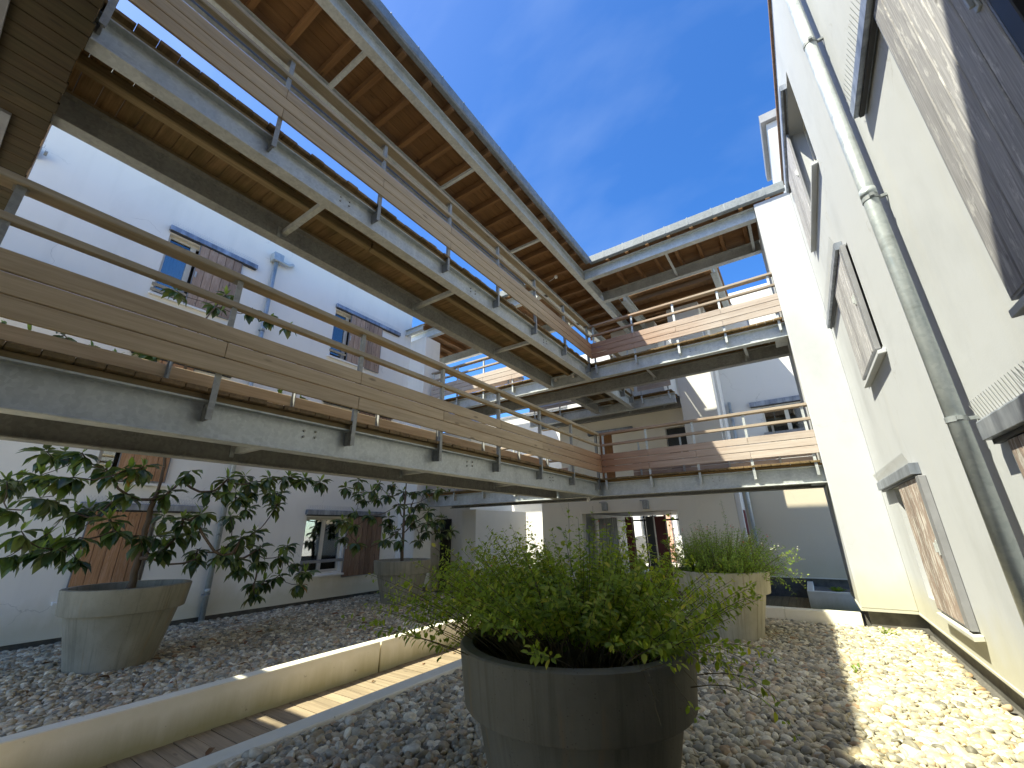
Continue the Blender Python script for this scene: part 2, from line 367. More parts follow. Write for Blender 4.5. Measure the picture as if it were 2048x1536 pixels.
M_SHL = paintflake('weathered_shutter', 'z', (.36,.25,.185), (.48,.38,.30), .4, .5)
M_SHBD = paintflake('dull_brown_shutter', 'z', (.245,.155,.105), (.33,.24,.18), .4, .5)
M_FR = plain('window_frame_cream', (.66,.63,.55), .5, 0, .06, 3)
M_GREY = plain('grey_metal_trim', (.25,.255,.27), .5, .2, .12, 5)
M_DARKM = plain('dark_trim', (.05,.05,.05), .5, .2, .2, 5)
M_GLASS = glassmat('window_glass'); M_IN = plain('dark_interior', (.06,.06,.055), .9, 0, .2, 2)
M_CURT = plain('white_curtain', (.7,.7,.7), .9, 0, .1, 8); M_CURTG = plain('grey_curtain', (.22,.23,.20), .9, 0, .2, 8)
M_CURTB = plain('pale_blue_curtain', (.45,.55,.72), .9, 0, .1, 8)
M_RED = plain('dark_red_paint', (.14,.012,.014), .5, 0, .15, 3); M_BLK = plain('black_paint', (.012,.012,.012), .4, 0, .2, 3)
M_PANEL = plain('grey_ribbed_panel', (.35,.36,.37), .5, .2, .15, 3)
M_DOOR = wood('timber_door', 'z', (.22,.10,.04), (.36,.18,.075), st=.3, var=.2)
M_WHITE = plain('white_plastic', (.72,.72,.70), .4, 0, .05, 3)
M_BARK = wood('magnolia_bark', 'z', (.085,.06,.04), (.16,.12,.085), st=.4, var=.1)
M_STEM = plain('shrub_stem', (.14,.11,.05), .8, 0, .4, 20)
M_SPIKE = plain('spike_wire', (.55,.55,.53), .4, .4, .1, 3)
M_MAG = leafmat('magnolia_leaf', [(0,(.03,.062,.024)), (.45,(.055,.105,.032)), (.8,(.10,.165,.042)), (.96,(.16,.21,.05)), (1,(.20,.20,.05))], (.15,.17,.06), .3, .28, .6)
M_MAGY = leafmat('young_magnolia_leaf', [(0,(.13,.20,.045)), (.6,(.20,.28,.06)), (1,(.28,.36,.09))], None, .4, .35, .5)
M_MAGO = leafmat('orange_magnolia_leaf', [(0,(.40,.24,.05)), (1,(.34,.17,.03))], None, .3, .4, .4)
M_SAL = leafmat('shrub_leaf', [(0,(.15,.22,.03)), (.4,(.24,.34,.045)), (.75,(.33,.42,.06)), (.93,(.44,.47,.08)), (1,(.56,.50,.09))], (.26,.32,.09), .5, .5, .4)
M_SAL2 = leafmat('fine_shrub_leaf', [(0,(.14,.24,.045)), (.5,(.22,.34,.06)), (1,(.34,.44,.10))], (.24,.32,.10), .45, .5, .4)
M_FW = leafmat('white_petal', [(0,(.8,.78,.74)), (1,(.85,.83,.8))], None, .3, .6, .2)
M_FR2 = leafmat('red_petal', [(0,(.6,.03,.04)), (1,(.75,.10,.10))], None, .3, .6, .2)
M_WEED = leafmat('weed_leaf', [(0,(.10,.17,.035)), (1,(.22,.30,.06))], None, .35, .5, .4)

# ------------------------------------------------------------------ setting: ground, beds, path
MB().add([(-400,-400,-1.80),(400,-400,-1.80),(400,400,-1.80),(-400,400,-1.80)], [(0,1,2,3)]).build('ground', M_GROUND, kind='structure')
MB().add([(-9.96,-4,ZL-.03),(-5.09,-4,ZL-.03),(-5.09,9.2,ZL-.03),(-9.96,9.2,ZL-.03)], [(0,1,2,3)]).build('ground_bed', M_BED, kind='structure')
MB().add([(-3.6,-4,ZR-.03),(1.2,-4,ZR-.03),(1.2,9.2,ZR-.03),(-3.6,9.2,ZR-.03)], [(0,1,2,3)]).build('ground_bed', M_BED, kind='structure')
b = MB(); y = -4.0
while y < 9.25:
    b.box(-4.945, -3.765, y, y+.138, ZD-.03 + rnd.uniform(-.003,.003), ZD + rnd.uniform(-.003,.003)); y += .146
b.build('path', M_PATH, kind='structure')
b = MB(); x = -9.2
while x < 1.0:
    b.box(x, x+.138, 9.30, 13.7, ZD-.03, ZD + rnd.uniform(-.003,.003)); x += .146
b.build('path', M_PATHY, kind='structure')

# low walls
b = MB(); b.box(-5.09, -4.95, -4, 4.18, -1.79, -1.33); b.box(-5.09, -4.95, 4.20, 9.12, -1.79, -1.33)
b.build('low_wall', M_LOW, loc=(-5.02,0,-1.79), bv=.008, label='cream rendered low wall holding back the gravel around the two magnolia pots', cat='low wall')
b = MB(); b.box(-3.765, -3.575, -4, 9.015, -1.79, -1.425)
b.build('low_wall', M_LOW, loc=(-3.67,0,-1.79), bv=.010, label='broad mossy low wall edging the boardwalk beside the nearest planter', cat='low wall')
b = MB(); b.box(-3.57, -.62, 9.02, 9.20, -1.79, -1.29); b.box(-.617, .412, 9.02, 9.20, -1.79, -1.29)
b.build('low_wall', M_LOW, loc=(-1.5,9.17,-1.79), bv=.008, label='sunlit low wall across the far end of the gravel, ending at the white pier', cat='low wall')

# pebbles: uncountable, one object per bed through geometry nodes
pebcol = bpy.data.collections.new('pebble_kinds')
def ico(sub=2):
    import bmesh
    bm = bmesh.new(); bmesh.ops.create_icosphere(bm, subdivisions=sub, radius=1)
    V = np.array([v.co[:] for v in bm.verts]); F = np.array([[v.index for v in f.verts] for f in bm.faces]); bm.free(); return V, F
IV, IF = ico(3)
for k in range(9):
    V = IV.copy(); r = np.random.RandomState(40+k)
    for q in range(4):
        d = r.normal(size=3); d /= np.linalg.norm(d); V += .13*np.outer(np.sin(V @ d * r.uniform(1.5, 3) + r.uniform(0, 6)), d)
    V *= np.array([1, r.uniform(.68,.9), r.uniform(.56,.84)])
    me = npmesh('pebble', V, IF); me.polygons.foreach_set('use_smooth', [True]*len(IF)); me.materials.append(M_PEB)
    pebcol.objects.link(bpy.data.objects.new('pebble', me))
def gravel(rects, z, sp, seed, holes, label, loc):
    r = np.random.RandomState(seed); P = []
    for (x0,x1,y0,y1) in rects:
        for lay, (dz, s2) in enumerate(((0,sp), (-.022,sp*1.05))):
            nx = int((x1-x0)/s2); ny = int((y1-y0)/(s2*.87))
            ix, iy = np.meshgrid(np.arange(nx), np.arange(ny))
            X = x0 + (ix + .5*(iy % 2) + r.uniform(-.42,.42,ix.shape))*s2; Y = y0 + (iy + r.uniform(-.42,.42,ix.shape))*s2*.87
            Z = z + dz + r.uniform(-.008,.010,X.shape) + .012*np.sin(X*2.1+Y*1.3)*np.sin(Y*2.3-X)
            P.append(np.stack([X.ravel(), Y.ravel(), Z.ravel()], 1))
    P = np.concatenate(P)
    for (hx,hy,hr) in holes: P = P[(P[:,0]-hx)**2 + (P[:,1]-hy)**2 > hr*hr]
    n = len(P)
    base = np.clip(np.exp(r.normal(-3.50, .30, n)), .015, .060)
    scl = np.stack([base*r.uniform(.9,1.3,n), base*r.uniform(.85,1.1,n), base*r.uniform(.8,1.15,n)], 1)
    rot = np.stack([r.normal(0,.32,n), r.normal(0,.32,n), r.uniform(0,6.28,n)], 1)
    me = bpy.data.meshes.new('gravel'); off = np.array(loc)
    me.vertices.add(n); me.vertices.foreach_set('co', (P-off).astype(np.float32).ravel())
    a = me.attributes.new('rot', 'FLOAT_VECTOR', 'POINT'); a.data.foreach_set('vector', rot.astype(np.float32).ravel())
    a = me.attributes.new('scl', 'FLOAT_VECTOR', 'POINT'); a.data.foreach_set('vector', scl.astype(np.float32).ravel())
    a = me.attributes.new('idx', 'INT', 'POINT'); a.data.foreach_set('value', r.randint(0,9,n).astype(np.int32))
    o = bpy.data.objects.new('gravel', me); COL.objects.link(o); o.location = loc
    tag(o, label, 'gravel', None, 'stuff')
    g = bpy.data.node_groups.get('scatter')
    if g is None:
        g = bpy.data.node_groups.new('scatter', 'GeometryNodeTree')
        g.interface.new_socket('Geometry', in_out='INPUT', socket_type='NodeSocketGeometry')
        g.interface.new_socket('Geometry', in_out='OUTPUT', socket_type='NodeSocketGeometry')
        N = g.nodes.new; gi = N('NodeGroupInput'); go = N('NodeGroupOutput'); ip = N('GeometryNodeInstanceOnPoints')
        ci = N('GeometryNodeCollectionInfo'); ci.inputs['Collection'].default_value = pebcol
        ci.inputs['Separate Children'].default_value = True; ci.inputs['Reset Children'].default_value = True
        def na(nm, ty):
            q = N('GeometryNodeInputNamedAttribute'); q.data_type = ty; q.inputs['Name'].default_value = nm; return q.outputs['Attribute']
        er = N('FunctionNodeEulerToRotation'); g.links.new(na('rot','FLOAT_VECTOR'), er.inputs[0])
        ip.inputs['Pick Instance'].default_value = True
        g.links.new(gi.outputs[0], ip.inputs['Points']); g.links.new(ci.outputs[0], ip.inputs['Instance'])
        g.links.new(na('idx','INT'), ip.inputs['Instance Index']); g.links.new(er.outputs[0], ip.inputs['Rotation'])
        g.links.new(na('scl','FLOAT_VECTOR'), ip.inputs['Scale']); g.links.new(ip.outputs[0], go.inputs[0])
    m = o.modifiers.new('scatter', 'NODES'); m.node_group = g
POTS = [(-1.29,2.54), (-7.75,2.20), (-8.22,7.42), (-1.27,7.50)]
gravel([(-3.56,1.10,-.6,9.06)], ZR, .045, 3, [(POTS[0][0],POTS[0][1],.43), (POTS[3][0],POTS[3][1],.43)], 'rounded river pebbles covering the bed by the sunlit right hand wall', (-1.2,4,ZR))
gravel([(-9.9,-5.11,-.6,9.0)], ZL, .048, 5, [(POTS[1][0],POTS[1][1],.43), (POTS[2][0],POTS[2][1],.43)], 'shaded grey pebbles between the left hand wall and the boardwalk', (-7.5,4,ZL))

# ------------------------------------------------------------------ walkways
def bolts(par, ax, c, side, a, z, s=.055):
    for da in (-s/2-.03, s/2+.03):
        for dz in (-s/2, s/2):
            p = (c, a+da, z+dz+(.01 if da > 0 else 0)) if ax == 'y' else (a+da, c, z+dz)
            q = (p[0]+side*.014, p[1], p[2]) if ax == 'y' else (p[0], p[1]+side*.014, p[2])
            MB().tube([p, q], .011, 6).build('bolt', M_STEELD, par)
def balustrade(root, ax, out, side, a0, a1, z, posts, stain=None, beamc=0):
    """out = outer edge coordinate (cross axis), side = +1/-1 direction outwards, z = bottom of beam"""
    mb_, mr_ = (M_BY, M_RY) if ax == 'y' else (M_BX, M_RX)
    o = out; s = side
    bal = MB()
    h = [(1.206,.128), (1.344,.128), (1.482,.131)]
    Z = z - .705
    first = None
    for i, (zz, hh) in enumerate(h):
        m = MB(); js = [a0]+[p for k, p in enumerate(sorted(posts)) if k % 2 == (1 if i != 1 else 0) and a0+.8 < p < a1-.8]+[a1]
        for j0, j1 in zip(js[:-1], js[1:]): m.abox(ax, j0+(.0015 if j0 != a0 else 0), j1-(.0015 if j1 != a1 else 0), o-s*.002, o+s*.025, Z+zz, Z+zz+hh)
        if first is None:
            first = m.build('balustrade', mb_, root, bv=.004)
        else: m.build('board', mb_, first, bv=.004)
    MB().abox(ax, a0, a1, o-s*.052, o+s*.012, Z+1.800, Z+1.852).build('mid_rail', mr_, first, bv=.005)
    MB().abox(ax, a0-.02, a1+.02, o-s*.105, o+s*.028, Z+2.062, Z+2.112).build('top_rail', mr_, first, bv=.006)
    for a in posts:
        m = MB()
        m.abox(ax, a-.006, a+.006, o-s*.060, o-s*.006, Z+.835, Z+2.060)
        m.abox(ax, a-.022, a+.022, o-s*.0065, o-s*.0025, Z+.835, Z+2.060)
        m.abox(ax, a-.010, a+.010, beamc+s*.0085, o-s*.061, Z+.840, Z+.975)
        m.abox(ax, a-.035, a+.035, o-s*.10, o-s*.02, Z+2.0605, Z+2.0615)
        for zz in (.86,.95): m.abox(ax, a-.018, a+.018, o-s*.0455, o-s*.03, Z+zz-.01, Z+zz+.01)
        m.build('post', M_STEELD if ax == 'y' else M_STEEL, first)
    return first
def walkway(label, ax, c1, c2, a0, a1, z, deck0, deck1, braces, boltpos, sides, name='walkway', boltside=+1, matdeck=None):
    """beams centred on cross coords c1, c2 from a0 to a1; z bottom of beams"""
    mid = (c1+c2)/2; base = ((mid,(a0+a1)/2,z) if ax == 'y' else ((a0+a1)/2,mid,z))
    root = thing(name, label, 'walkway', base)
    for c in (c1, c2):
        m = MB().ibeam(ax, c, z, z+.296, .15, a0, a1)
        bm_ = m.build('steel_beam', M_STEEL if c == c1 else M_STEELD, root, bv=.003)
        if c == c1 and boltpos:
            for a in boltpos: bolts(bm_, ax, c+boltside*.006, boltside, a, z+.185)
    jm = M_JY if ax == 'y' else M_JX
    for c in (c1, c2): MB().abox(ax, a0, a1, c-.045, c+.060, z+.298, z+.340).build('bearer', jm, root, bv=.003)
    jt = MB(); nseg = max(1, int((a1-a0)/2.35)); L = (a1-a0)/nseg
    for k in range(nseg):
        jt.abox(ax, a0+k*L+.01, a0+(k+1)*L-.004, mid-.050+.006*(k % 2), mid+.050+.006*(k % 2), z+.225-.004*(k % 2), z+.340)
    jt.build('joist', jm, root, bv=.012)
    d = MB(); p = deck0[0]
    while p < deck0[1]-.05:
        e = rnd.uniform(-.012,.012); e2 = rnd.uniform(-.012,.012)
        w = min(.1435, deck0[1]-p)
        d.abox('x' if ax == 'y' else 'y', deck1[0]+e2, deck1[1]+e, p, p+w, z+.342, z+.378+rnd.uniform(-.002,.003)); p += .147
    d.build('deck', matdeck or (M_DX if ax == 'y' else M_DY), root, bv=.004)
    for a in braces:
        m = MB(); lo, hi = min(c1,c2)+.008, max(c1,c2)-.008; bx = 'x' if ax == 'y' else 'y'
        m.abox(bx, lo, hi, a-.030, a+.030, z+.100, z+.106); m.abox(bx, lo, hi, a-.030, a-.024, z+.1065, z+.165)
        m.abox(bx, lo, lo+.010, a-.07, a-.0305, z+.06, z+.20); m.abox(bx, hi-.010, hi, a-.07, a-.0305, z+.06, z+.20)
        m.build('cross_brace', M_STEEL, root)
    for (out, side, b0, b1, posts, bc) in sides: balustrade(root, ax, out, side, b0, b1, z, posts, beamc=bc)
    return root
CX1, CX2 = -3.735, -4.795; CY1, CY2 = 9.05, 10.11
PL = [1.222+1.262*k for k in range(-2,7)]
for lv, z, lab in ((1, .705, 'lower long walkway with sun-bleached boards and steel beams, nearest the magnolia pots'),
                   (2, .705+FH, 'upper long walkway with reddish boards, directly under the timber roof')):
    walkway(lab, 'y', CX1, CX2, (-2.2 if lv == 1 else -.20), 8.97, z, ((-2.2 if lv == 1 else -.18), 9.0), (-4.93,-3.612), [1.95,4.21,6.51], [2.1,4.46,6.8],
            [(-3.600, 1, (-2.2 if lv == 1 else -.15), 8.93, [p for p in PL if p > (-3 if lv == 1 else -.1)]+[8.80], CX1), (-4.945, -1, (-2.2 if lv == 1 else -.15), 8.93, [p+.02 for p in PL if p > (-3 if lv == 1 else -.1)]+[8.80], CX2)])
PX = [-3.51,-2.52,-1.56,-.62,.335]; PXL = [-9.05,-8.02,-7.0,-5.98,-5.02]
for lv, z, lab in ((1, .705, 'lower far walkway crossing to the right hand wall with a sunlit end'),
                   (2, .705+FH, 'upper far walkway crossing below the far roof with a sunlit end')):
    walkway(lab, 'x', CY1, CY2, -9.15, .435, z, (-9.15,.43), (8.897,10.24), [-8.3,-6.2,-2.42,-.35], [-1.3,-6.8],
            [(8.925, -1, -3.575, .425, PX, CY1), (8.925, -1, -9.10, -4.97, PXL, CY1), (10.245, 1, -3.3, .425, [-3.1,-2.1,-1.15,-.2], CY2), (10.245, 1, -9.1, -5.1, PXL, CY2)], boltside=-1)
walkway('short upper walkway running on from the far crossing to the rear building', 'y', CX1, CX2, 10.19, 12.1, .705+FH, (10.27,12.1), (-4.93,-3.612), [11.2], [], 
        [(-3.600, 1, 10.35, 12.05, [10.45,11.2,11.95], CX1), (-4.945, -1, 10.35, 12.05, [10.45,11.2,11.95], CX2)])
walkway('upper gallery along the face of the rear building', 'x', 12.30, 13.3-.42, -7.5, -2.46, .705+FH, (-7.5,-2.46), (12.14,12.98), [-6,-4,-2.9], [],
        [(12.135, -1, -3.5, -2.5, [-3.4,-2.6], 12.30), (12.135, -1, -7.4, -5.0, [-7.2,-6.2,-5.1], 12.30)])
NW = thing('walkway', 'mossy boarded underside of a walkway overhead at the top left corner', 'walkway', (-4.4,-.8,3.44))
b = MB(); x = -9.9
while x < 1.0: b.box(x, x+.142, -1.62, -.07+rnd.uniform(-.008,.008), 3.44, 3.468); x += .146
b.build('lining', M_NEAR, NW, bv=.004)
b = MB(); x = -9.9
while x < 1.0: b.box(x, x+.142, -1.62, -.075+rnd.uniform(-.008,.008), 3.83, 3.866); x += .146
b.build('deck', M_DY, NW, bv=.004)
MB().box(-9.9, 1.0, -.105, -.080, 3.4695, 3.829).build('fascia', M_JX, NW)
for yy in (-.24,-1.45): MB().ibeam('x', yy, 3.51, 3.80, .15, -9.9, 1.0).build('steel_beam', M_STEELD, NW)
for zz in (4.0,4.14,4.28): MB().box(-9.9, -3.4 if zz > 9 else 1.0, -.10, -.072, zz, zz+.128).build('board', M_BX, NW, bv=.004)
MB().box(-6.6, -4.93, -.345, -.275, 3.412, 3.439).build('flat_bar', M_GREY, NW); MB().box(-5.2, -3.73, -.50, -.43, 3.412, 3.439).build('flat_bar', M_GREY, NW)
# corbel brackets at the ends of the far walkways
for z in (.705, .705+FH):
    m = MB(); m.prism('x', [(9.12,z-.004),(9.50,z-.004),(9.50,z-.26),(9.44,z-.26)], .40, .41); m.box(.20,.42,9.10,9.5,z-.0035,z-.0005)
    m.build('bracket', M_STEEL, [o for o in COL.objects if o.get('label','').startswith('lower far' if z < 1 else 'upper far')][0])

# ------------------------------------------------------------------ roofs
def canopy(label, ax, e_in, e_out, a0, a1, ra0, ra1, zb, c1, c2, raf, braces, gut_in=True, gut_out=True, ga=None):
    """eaves at cross coords e_in (towards court) and e_out; runs ax from a0 to a1"""
    root = thing('roof_canopy', label, 'roof', ((e_in+e_out)/2,(a0+a1)/2,zb) if ax == 'y' else ((a0+a1)/2,(e_in+e_out)/2,zb))
    sgn = 1 if e_in > e_out else -1
    for c in (c1, c2): MB().ibeam(ax, c, zb, zb+.30, .15, ra0, ra1).build('steel_beam', M_STEEL, root, bv=.003)
    rm = M_RAX if ax == 'y' else M_RAY; sm = M_SOF if ax == 'y' else M_SOFX
    for r in raf:
        MB().abox('x' if ax == 'y' else 'y', e_out+sgn*.05, e_in-sgn*.05, r-.04, r+.04, zb+.3015, zb+.445).build('rafter', rm, root, bv=.004)
    so = MB(); lo, hi = min(e_in,e_out)+.02, max(e_in,e_out)-.02; c = lo
    while c < hi-.02:
        w = min(.171, hi-c); so.abox(ax, a0, a1, c, c+w, zb+.447, zb+.468); c += .174
    so.build('soffit', sm, root, bv=.003)
    MB().abox(ax, a0, a1, lo-.01, hi+.01, zb+.475, zb+.50).build('roof_sheet', M_GUT, root)
    for a in braces:
        m = MB(); l2, h2 = min(c1,c2)+.008, max(c1,c2)-.008; bx = 'x' if ax == 'y' else 'y'
        m.abox(bx, l2, h2, a-.030, a+.030, zb+.06, zb+.068); m.abox(bx, l2, h2, a-.030, a-.024, zb+.0685, zb+.12)
        m.build('cross_brace', M_STEEL, root)
    g0, g1 = ga or (a0, a1)
    for e, s, on in ((e_in, sgn, gut_in), (e_out, -sgn, gut_out)):
        if not on: continue
        m = MB().prism(ax, [(e-s*.02,zb+.300),(e+s*.055,zb+.300),(e+s*.075,zb+.320),(e+s*.082,zb+.505),(e+s*.070,zb+.510),(e+s*.066,zb+.335),(e-s*.015,zb+.320)], g0, g1)
        gu = m.build('gutter', M_GUT, root, bv=.003)
        cl = MB()
        k = g0+.4
        while k < g1-.1: cl.abox(ax, k-.012, k+.012, e+s*.0805, e+s*.0835, zb+.325, zb+.525); k += .52
        cl.build('gutter_clip', M_GUT, gu)
    return root
ZRF = 6.345
RAF = [2.02+.519*k for k in range(-8,14)]
canopy('long timber roof on steel beams above the upper long walkway', 'y', -3.46, -5.35, -1.4, 14.6, -1.4, 14.5, ZRF, CX1, CX2-.08,
       RAF+[9.35,9.9,10.45,11.0,11.55,12.1,12.65,13.2,13.75,14.3], [2.13,4.56,7.0], ga=(.20,8.80))
canopy('far timber roof with sunlit gutter above the upper far crossing', 'x', 8.88, 10.62, -3.478, 1.02, -3.665, .42, ZRF, CY1+.05, 10.42,
       [-2.94+.52*k for k in range(8)], [-1.55,.27], ga=(-3.38,1.02))
canopy('far timber roof continuing to the left hand building', 'x', 8.88, 11.75, -12.6, -5.37, -12.5, -4.83, ZRF, CY1+.05, 11.2, [-12.3+.52*k for k in range(13)], [-7.0], ga=(-9.1,-5.45))
canopy('near timber roof over the overhead walkway behind the viewer', 'x', -.10, -1.75, -6.05, 1.0, -6.05, .9, ZRF, -.28, -1.34, [-5.8+.52*k for k in range(13)], [], gut_out=False)
canopy('rear timber roof reaching over the white rear rooms', 'y', -.60, -3.50, 11.35, 14.6, 10.80, 14.5, 6.40, -.72, -3.2, [11.6+.55*k for k in range(6)], [], gut_in=False, gut_out=False)

# ------------------------------------------------------------------ building helpers
def holewall(mb, plane, c, nrm, a0, a1, z0, z1, holes, depth=.22):
    """rectangular wall face on plane x=c or y=c with real openings and reveals"""
    P = (lambda a, z, d=0: (c - nrm*d, a, z)) if plane == 'x' else (lambda a, z, d=0: (a, c - nrm*d, z))
    As = sorted({a0, a1, *[h[0] for h in holes], *[h[1] for h in holes]}); Zs = sorted({z0, z1, *[h[2] for h in holes], *[h[3] for h in holes]})
    for i in range(len(As)-1):
        for j in range(len(Zs)-1):
            am, zm = (As[i]+As[i+1])/2, (Zs[j]+Zs[j+1])/2
            if any(h[0] < am < h[1] and h[2] < zm < h[3] for h in holes): continue
            mb.add([P(As[i],Zs[j]),P(As[i+1],Zs[j]),P(As[i+1],Zs[j+1]),P(As[i],Zs[j+1])], [(0,1,2,3)])
    for h in holes:
        q = [(h[0],h[2]),(h[1],h[2]),(h[1],h[3]),(h[0],h[3])]
        for k in range(4):
            (p0,p1) = q[k], q[(k+1) % 4]
            mb.add([P(*p0),P(*p1),P(*p1,depth),P(*p0,depth)], [(0,1,2,3)])
    # back and edges so that the wall has thickness
    t = depth+.05
    for (p,q_) in (((a0,z0),(a1,z0)),((a1,z0),(a1,z1)),((a1,z1),(a0,z1)),((a0,z1),(a0,z0))):
        mb.add([P(*p),P(*q_),P(*q_,t),P(*p,t)], [(0,1,2,3)])
    return mb
def sbox(plane, c, nrm, d0, d1, a0, a1, z0, z1, mb=None):
    """box standing proud of plane c between distances d0..d1 along the normal"""
    mb = mb or MB()
    return mb.box(c+nrm*d0, c+nrm*d1, a0, a1, z0, z1) if plane == 'x' else mb.box(a0, a1, c+nrm*d0, c+nrm*d1, z0, z1)
def spikes(plane, c, nrm, d, a0, a1, z, parent, n=None):
    mb = MB(); n = n or int((a1-a0)/.045); h = .105
    for i in range(n):
        a = a0 + (i+.5)*(a1-a0)/n
        for lean, da in ((.03,.05), (.07,-.05)):
            p = (c+nrm*(d-.02), a, z) if plane == 'x' else (a, c+nrm*(d-.02), z)
            q = (c+nrm*(d-.02+lean*.6), a+da, z+h) if plane == 'x' else (a+da, c+nrm*(d-.02+lean*.6), z+h)
            mb.tube([p, q], .0016, 3, False)
    mb.build('bird_spikes', M_SPIKE, parent)
def lintel(root, plane, c, nrm, a0, a1, z0, z1, d=.085, sp=True):
    m = MB()
    pr = [(0,z0),(d,z0),(d,z1-.012),(d-.006,z1),(0,z1)]
    if plane == 'x': m.prism('y', [(c+nrm*(.001+p), z) for p, z in pr], a0, a1)
    else: m.prism('x', [(c+nrm*(.001+p), z) for p, z in pr], a0, a1)
    o = m.build('lintel', M_ZINC, root, bv=.003)
    g = sbox(plane, c, nrm, .022, .052, a0+.02, a1-.02, z0-.028, z0-.001); g.build('shutter_rail', M_DARKM, o)
    if sp: spikes(plane, c, nrm, d, a0+.02, a1-.02, z1, o)
    return o
def shutter(root, plane, c, nrm, a0, a1, z0, z1, mat, d0=.020, d1=.052, nb=None, trim=None, handle=False):
    nb = nb or max(3, int((a1-a0)/.145)); w = (a1-a0)/nb; m = MB()
    for i in range(nb): sbox(plane, c, nrm, d0, d1, a0+i*w+.005, a0+(i+1)*w-.005, z0, z1, m)
    sbox(plane, c, nrm, d0-.002, d0+.012, a0+.001, a1-.001, z0+.002, z1-.002, m)
    o = m.build('shutter', mat, root, bv=.004)
    e = MB(); sbox(plane, c, nrm, d0-.003, d1-.004, a0-.012, a0, z0-.01, z1, e); sbox(plane, c, nrm, d0-.003, d1-.004, a1, a1+.012, z0-.01, z1, e); sbox(plane, c, nrm, d0-.003, d1-.004, a0, a1, z0-.014, z0-.001, e)
    e.build('edge_trim', M_GREY, o)
    lt = MB(); zm = (z0+z1)/2; sbox(plane, c, nrm, d1+.0005, d1+.012, a0+.012, a0+.045, zm-.07, zm+.07, lt); sbox(plane, c, nrm, d1+.0125, d1+.030, a0+.022, a0+.034, zm-.045, zm+.045, lt)
    lt.build('latch', M_STEEL, o, bv=.002)
    return o
def sill(root, plane, c, nrm, a0, a1, z, d=.075, mat=None):
    m = MB(); pr = [(.001,z-.045),(d,z-.055),(d,z-.012),(.001,z)]
    m.prism('y' if plane == 'x' else 'x', [(c+nrm*p, q) for p, q in pr], a0, a1)
    return m.build('sill', mat or M_PR, root, bv=.004)
def window(root, plane, c, nrm, a0, a1, z0, z1, rec=.12, leaves=2, curtain=None, bars=False):
    f = MB(); t = .055
    B = lambda p, q, r, s_, mb, d0=-rec-.05, d1=-rec: sbox(plane, c, nrm, d0, d1, p, q, r, s_, mb)
    B(a0,a1,z0,z0+t,f); B(a0,a1,z1-t,z1,f); B(a0,a0+t,z0+t,z1-t,f); B(a1-t,a1,z0+t,z1-t,f)
    for i in range(1, leaves):
        am = a0+(a1-a0)*i/leaves; B(am-.05,am+.05,z0+t,z1-t,f)
    o = f.build('window', M_FR, root, bv=.004)
    g = MB(); B(a0+t,a1-t,z0+t,z1-t,g,-rec-.030,-rec-.024); g.build('pane', M_GLASS, o)
    r = MB()
    P = (lambda a, z, d: (c-nrm*d, a, z)) if plane == 'x' else (lambda a, z, d: (a, c-nrm*d, z))
    D = rec+1.4; A0, A1, Z0, Z1 = a0-.3, a1+.3, z0-.3, z1+.2; d0 = rec+.07
    r.add([P(A0,Z0,D),P(A1,Z0,D),P(A1,Z1,D),P(A0,Z1,D),P(A0,Z0,d0),P(A1,Z0,d0),P(A1,Z1,d0),P(A0,Z1,d0)], [(0,1,2,3),(0,1,5,4),(1,2,6,5),(2,3,7,6),(3,0,4,7)])
    r.build('room', M_IN, o)
    for (k0,k1,cm) in (curtain or []):
        cu = MB(); n = 24
        for i in range(n):
            x0 = a0+(a1-a0)*(k0+(k1-k0)*i/n); x1 = a0+(a1-a0)*(k0+(k1-k0)*(i+1)/n); dd = rec+.10+(.02 if i % 2 else 0)
            cu.add([P(x0,z0,dd),P(x1,z0,rec+.10+(0 if i % 2 else .02)),P(x1,z1,rec+.10+(0 if i % 2 else .02)),P(x0,z1,dd)], [(0,1,2,3)])
        cu.build('curtain', cm, o)
    if bars:
        h = MB()
        sbox(plane, c, nrm, .012, .050, a0-.02, a1+.10, z0+.22, z0+.29, h); sbox(plane, c, nrm, .014, .048, a0-.02, a0+.02, z0-.0, z0+.219, h); sbox(plane, c, nrm, .014, .048, a1+.06, a1+.10, z0-.0, z0+.219, h)
        h.build('guard_rail', M_GREY, o, bv=.004)
    return o
def downpipe(root, pts, r, clamps, nrmx):
    o = MB().tube(pts, r, 20).build('downpipe', M_PIPE, root, smooth=True)
    for (x,y,z) in clamps:
        m = MB().lathe((x,y,z), [(r+.0005,-.018),(r+.005,-.018),(r+.005,.018),(r+.0005,.018)], 24)
        m.box(x+nrmx*(-r-.055), x+nrmx*(-r-.003), y-.012, y+.012, z-.012, z+.012); m.box(x-.014, x+.014, y-r-.03, y-r-.004, z-.014, z+.014)
        m.build('clamp', M_GUT, o)
    for (x,y,z) in clamps[::2]:
        MB().lathe((x,y,z+.05), [(r+.0005,-.02),(r+.004,-.02),(r+.004,.05),(r+.0005,.05)], 24).build('socket', M_PIPE, o, smooth=True)
    return o

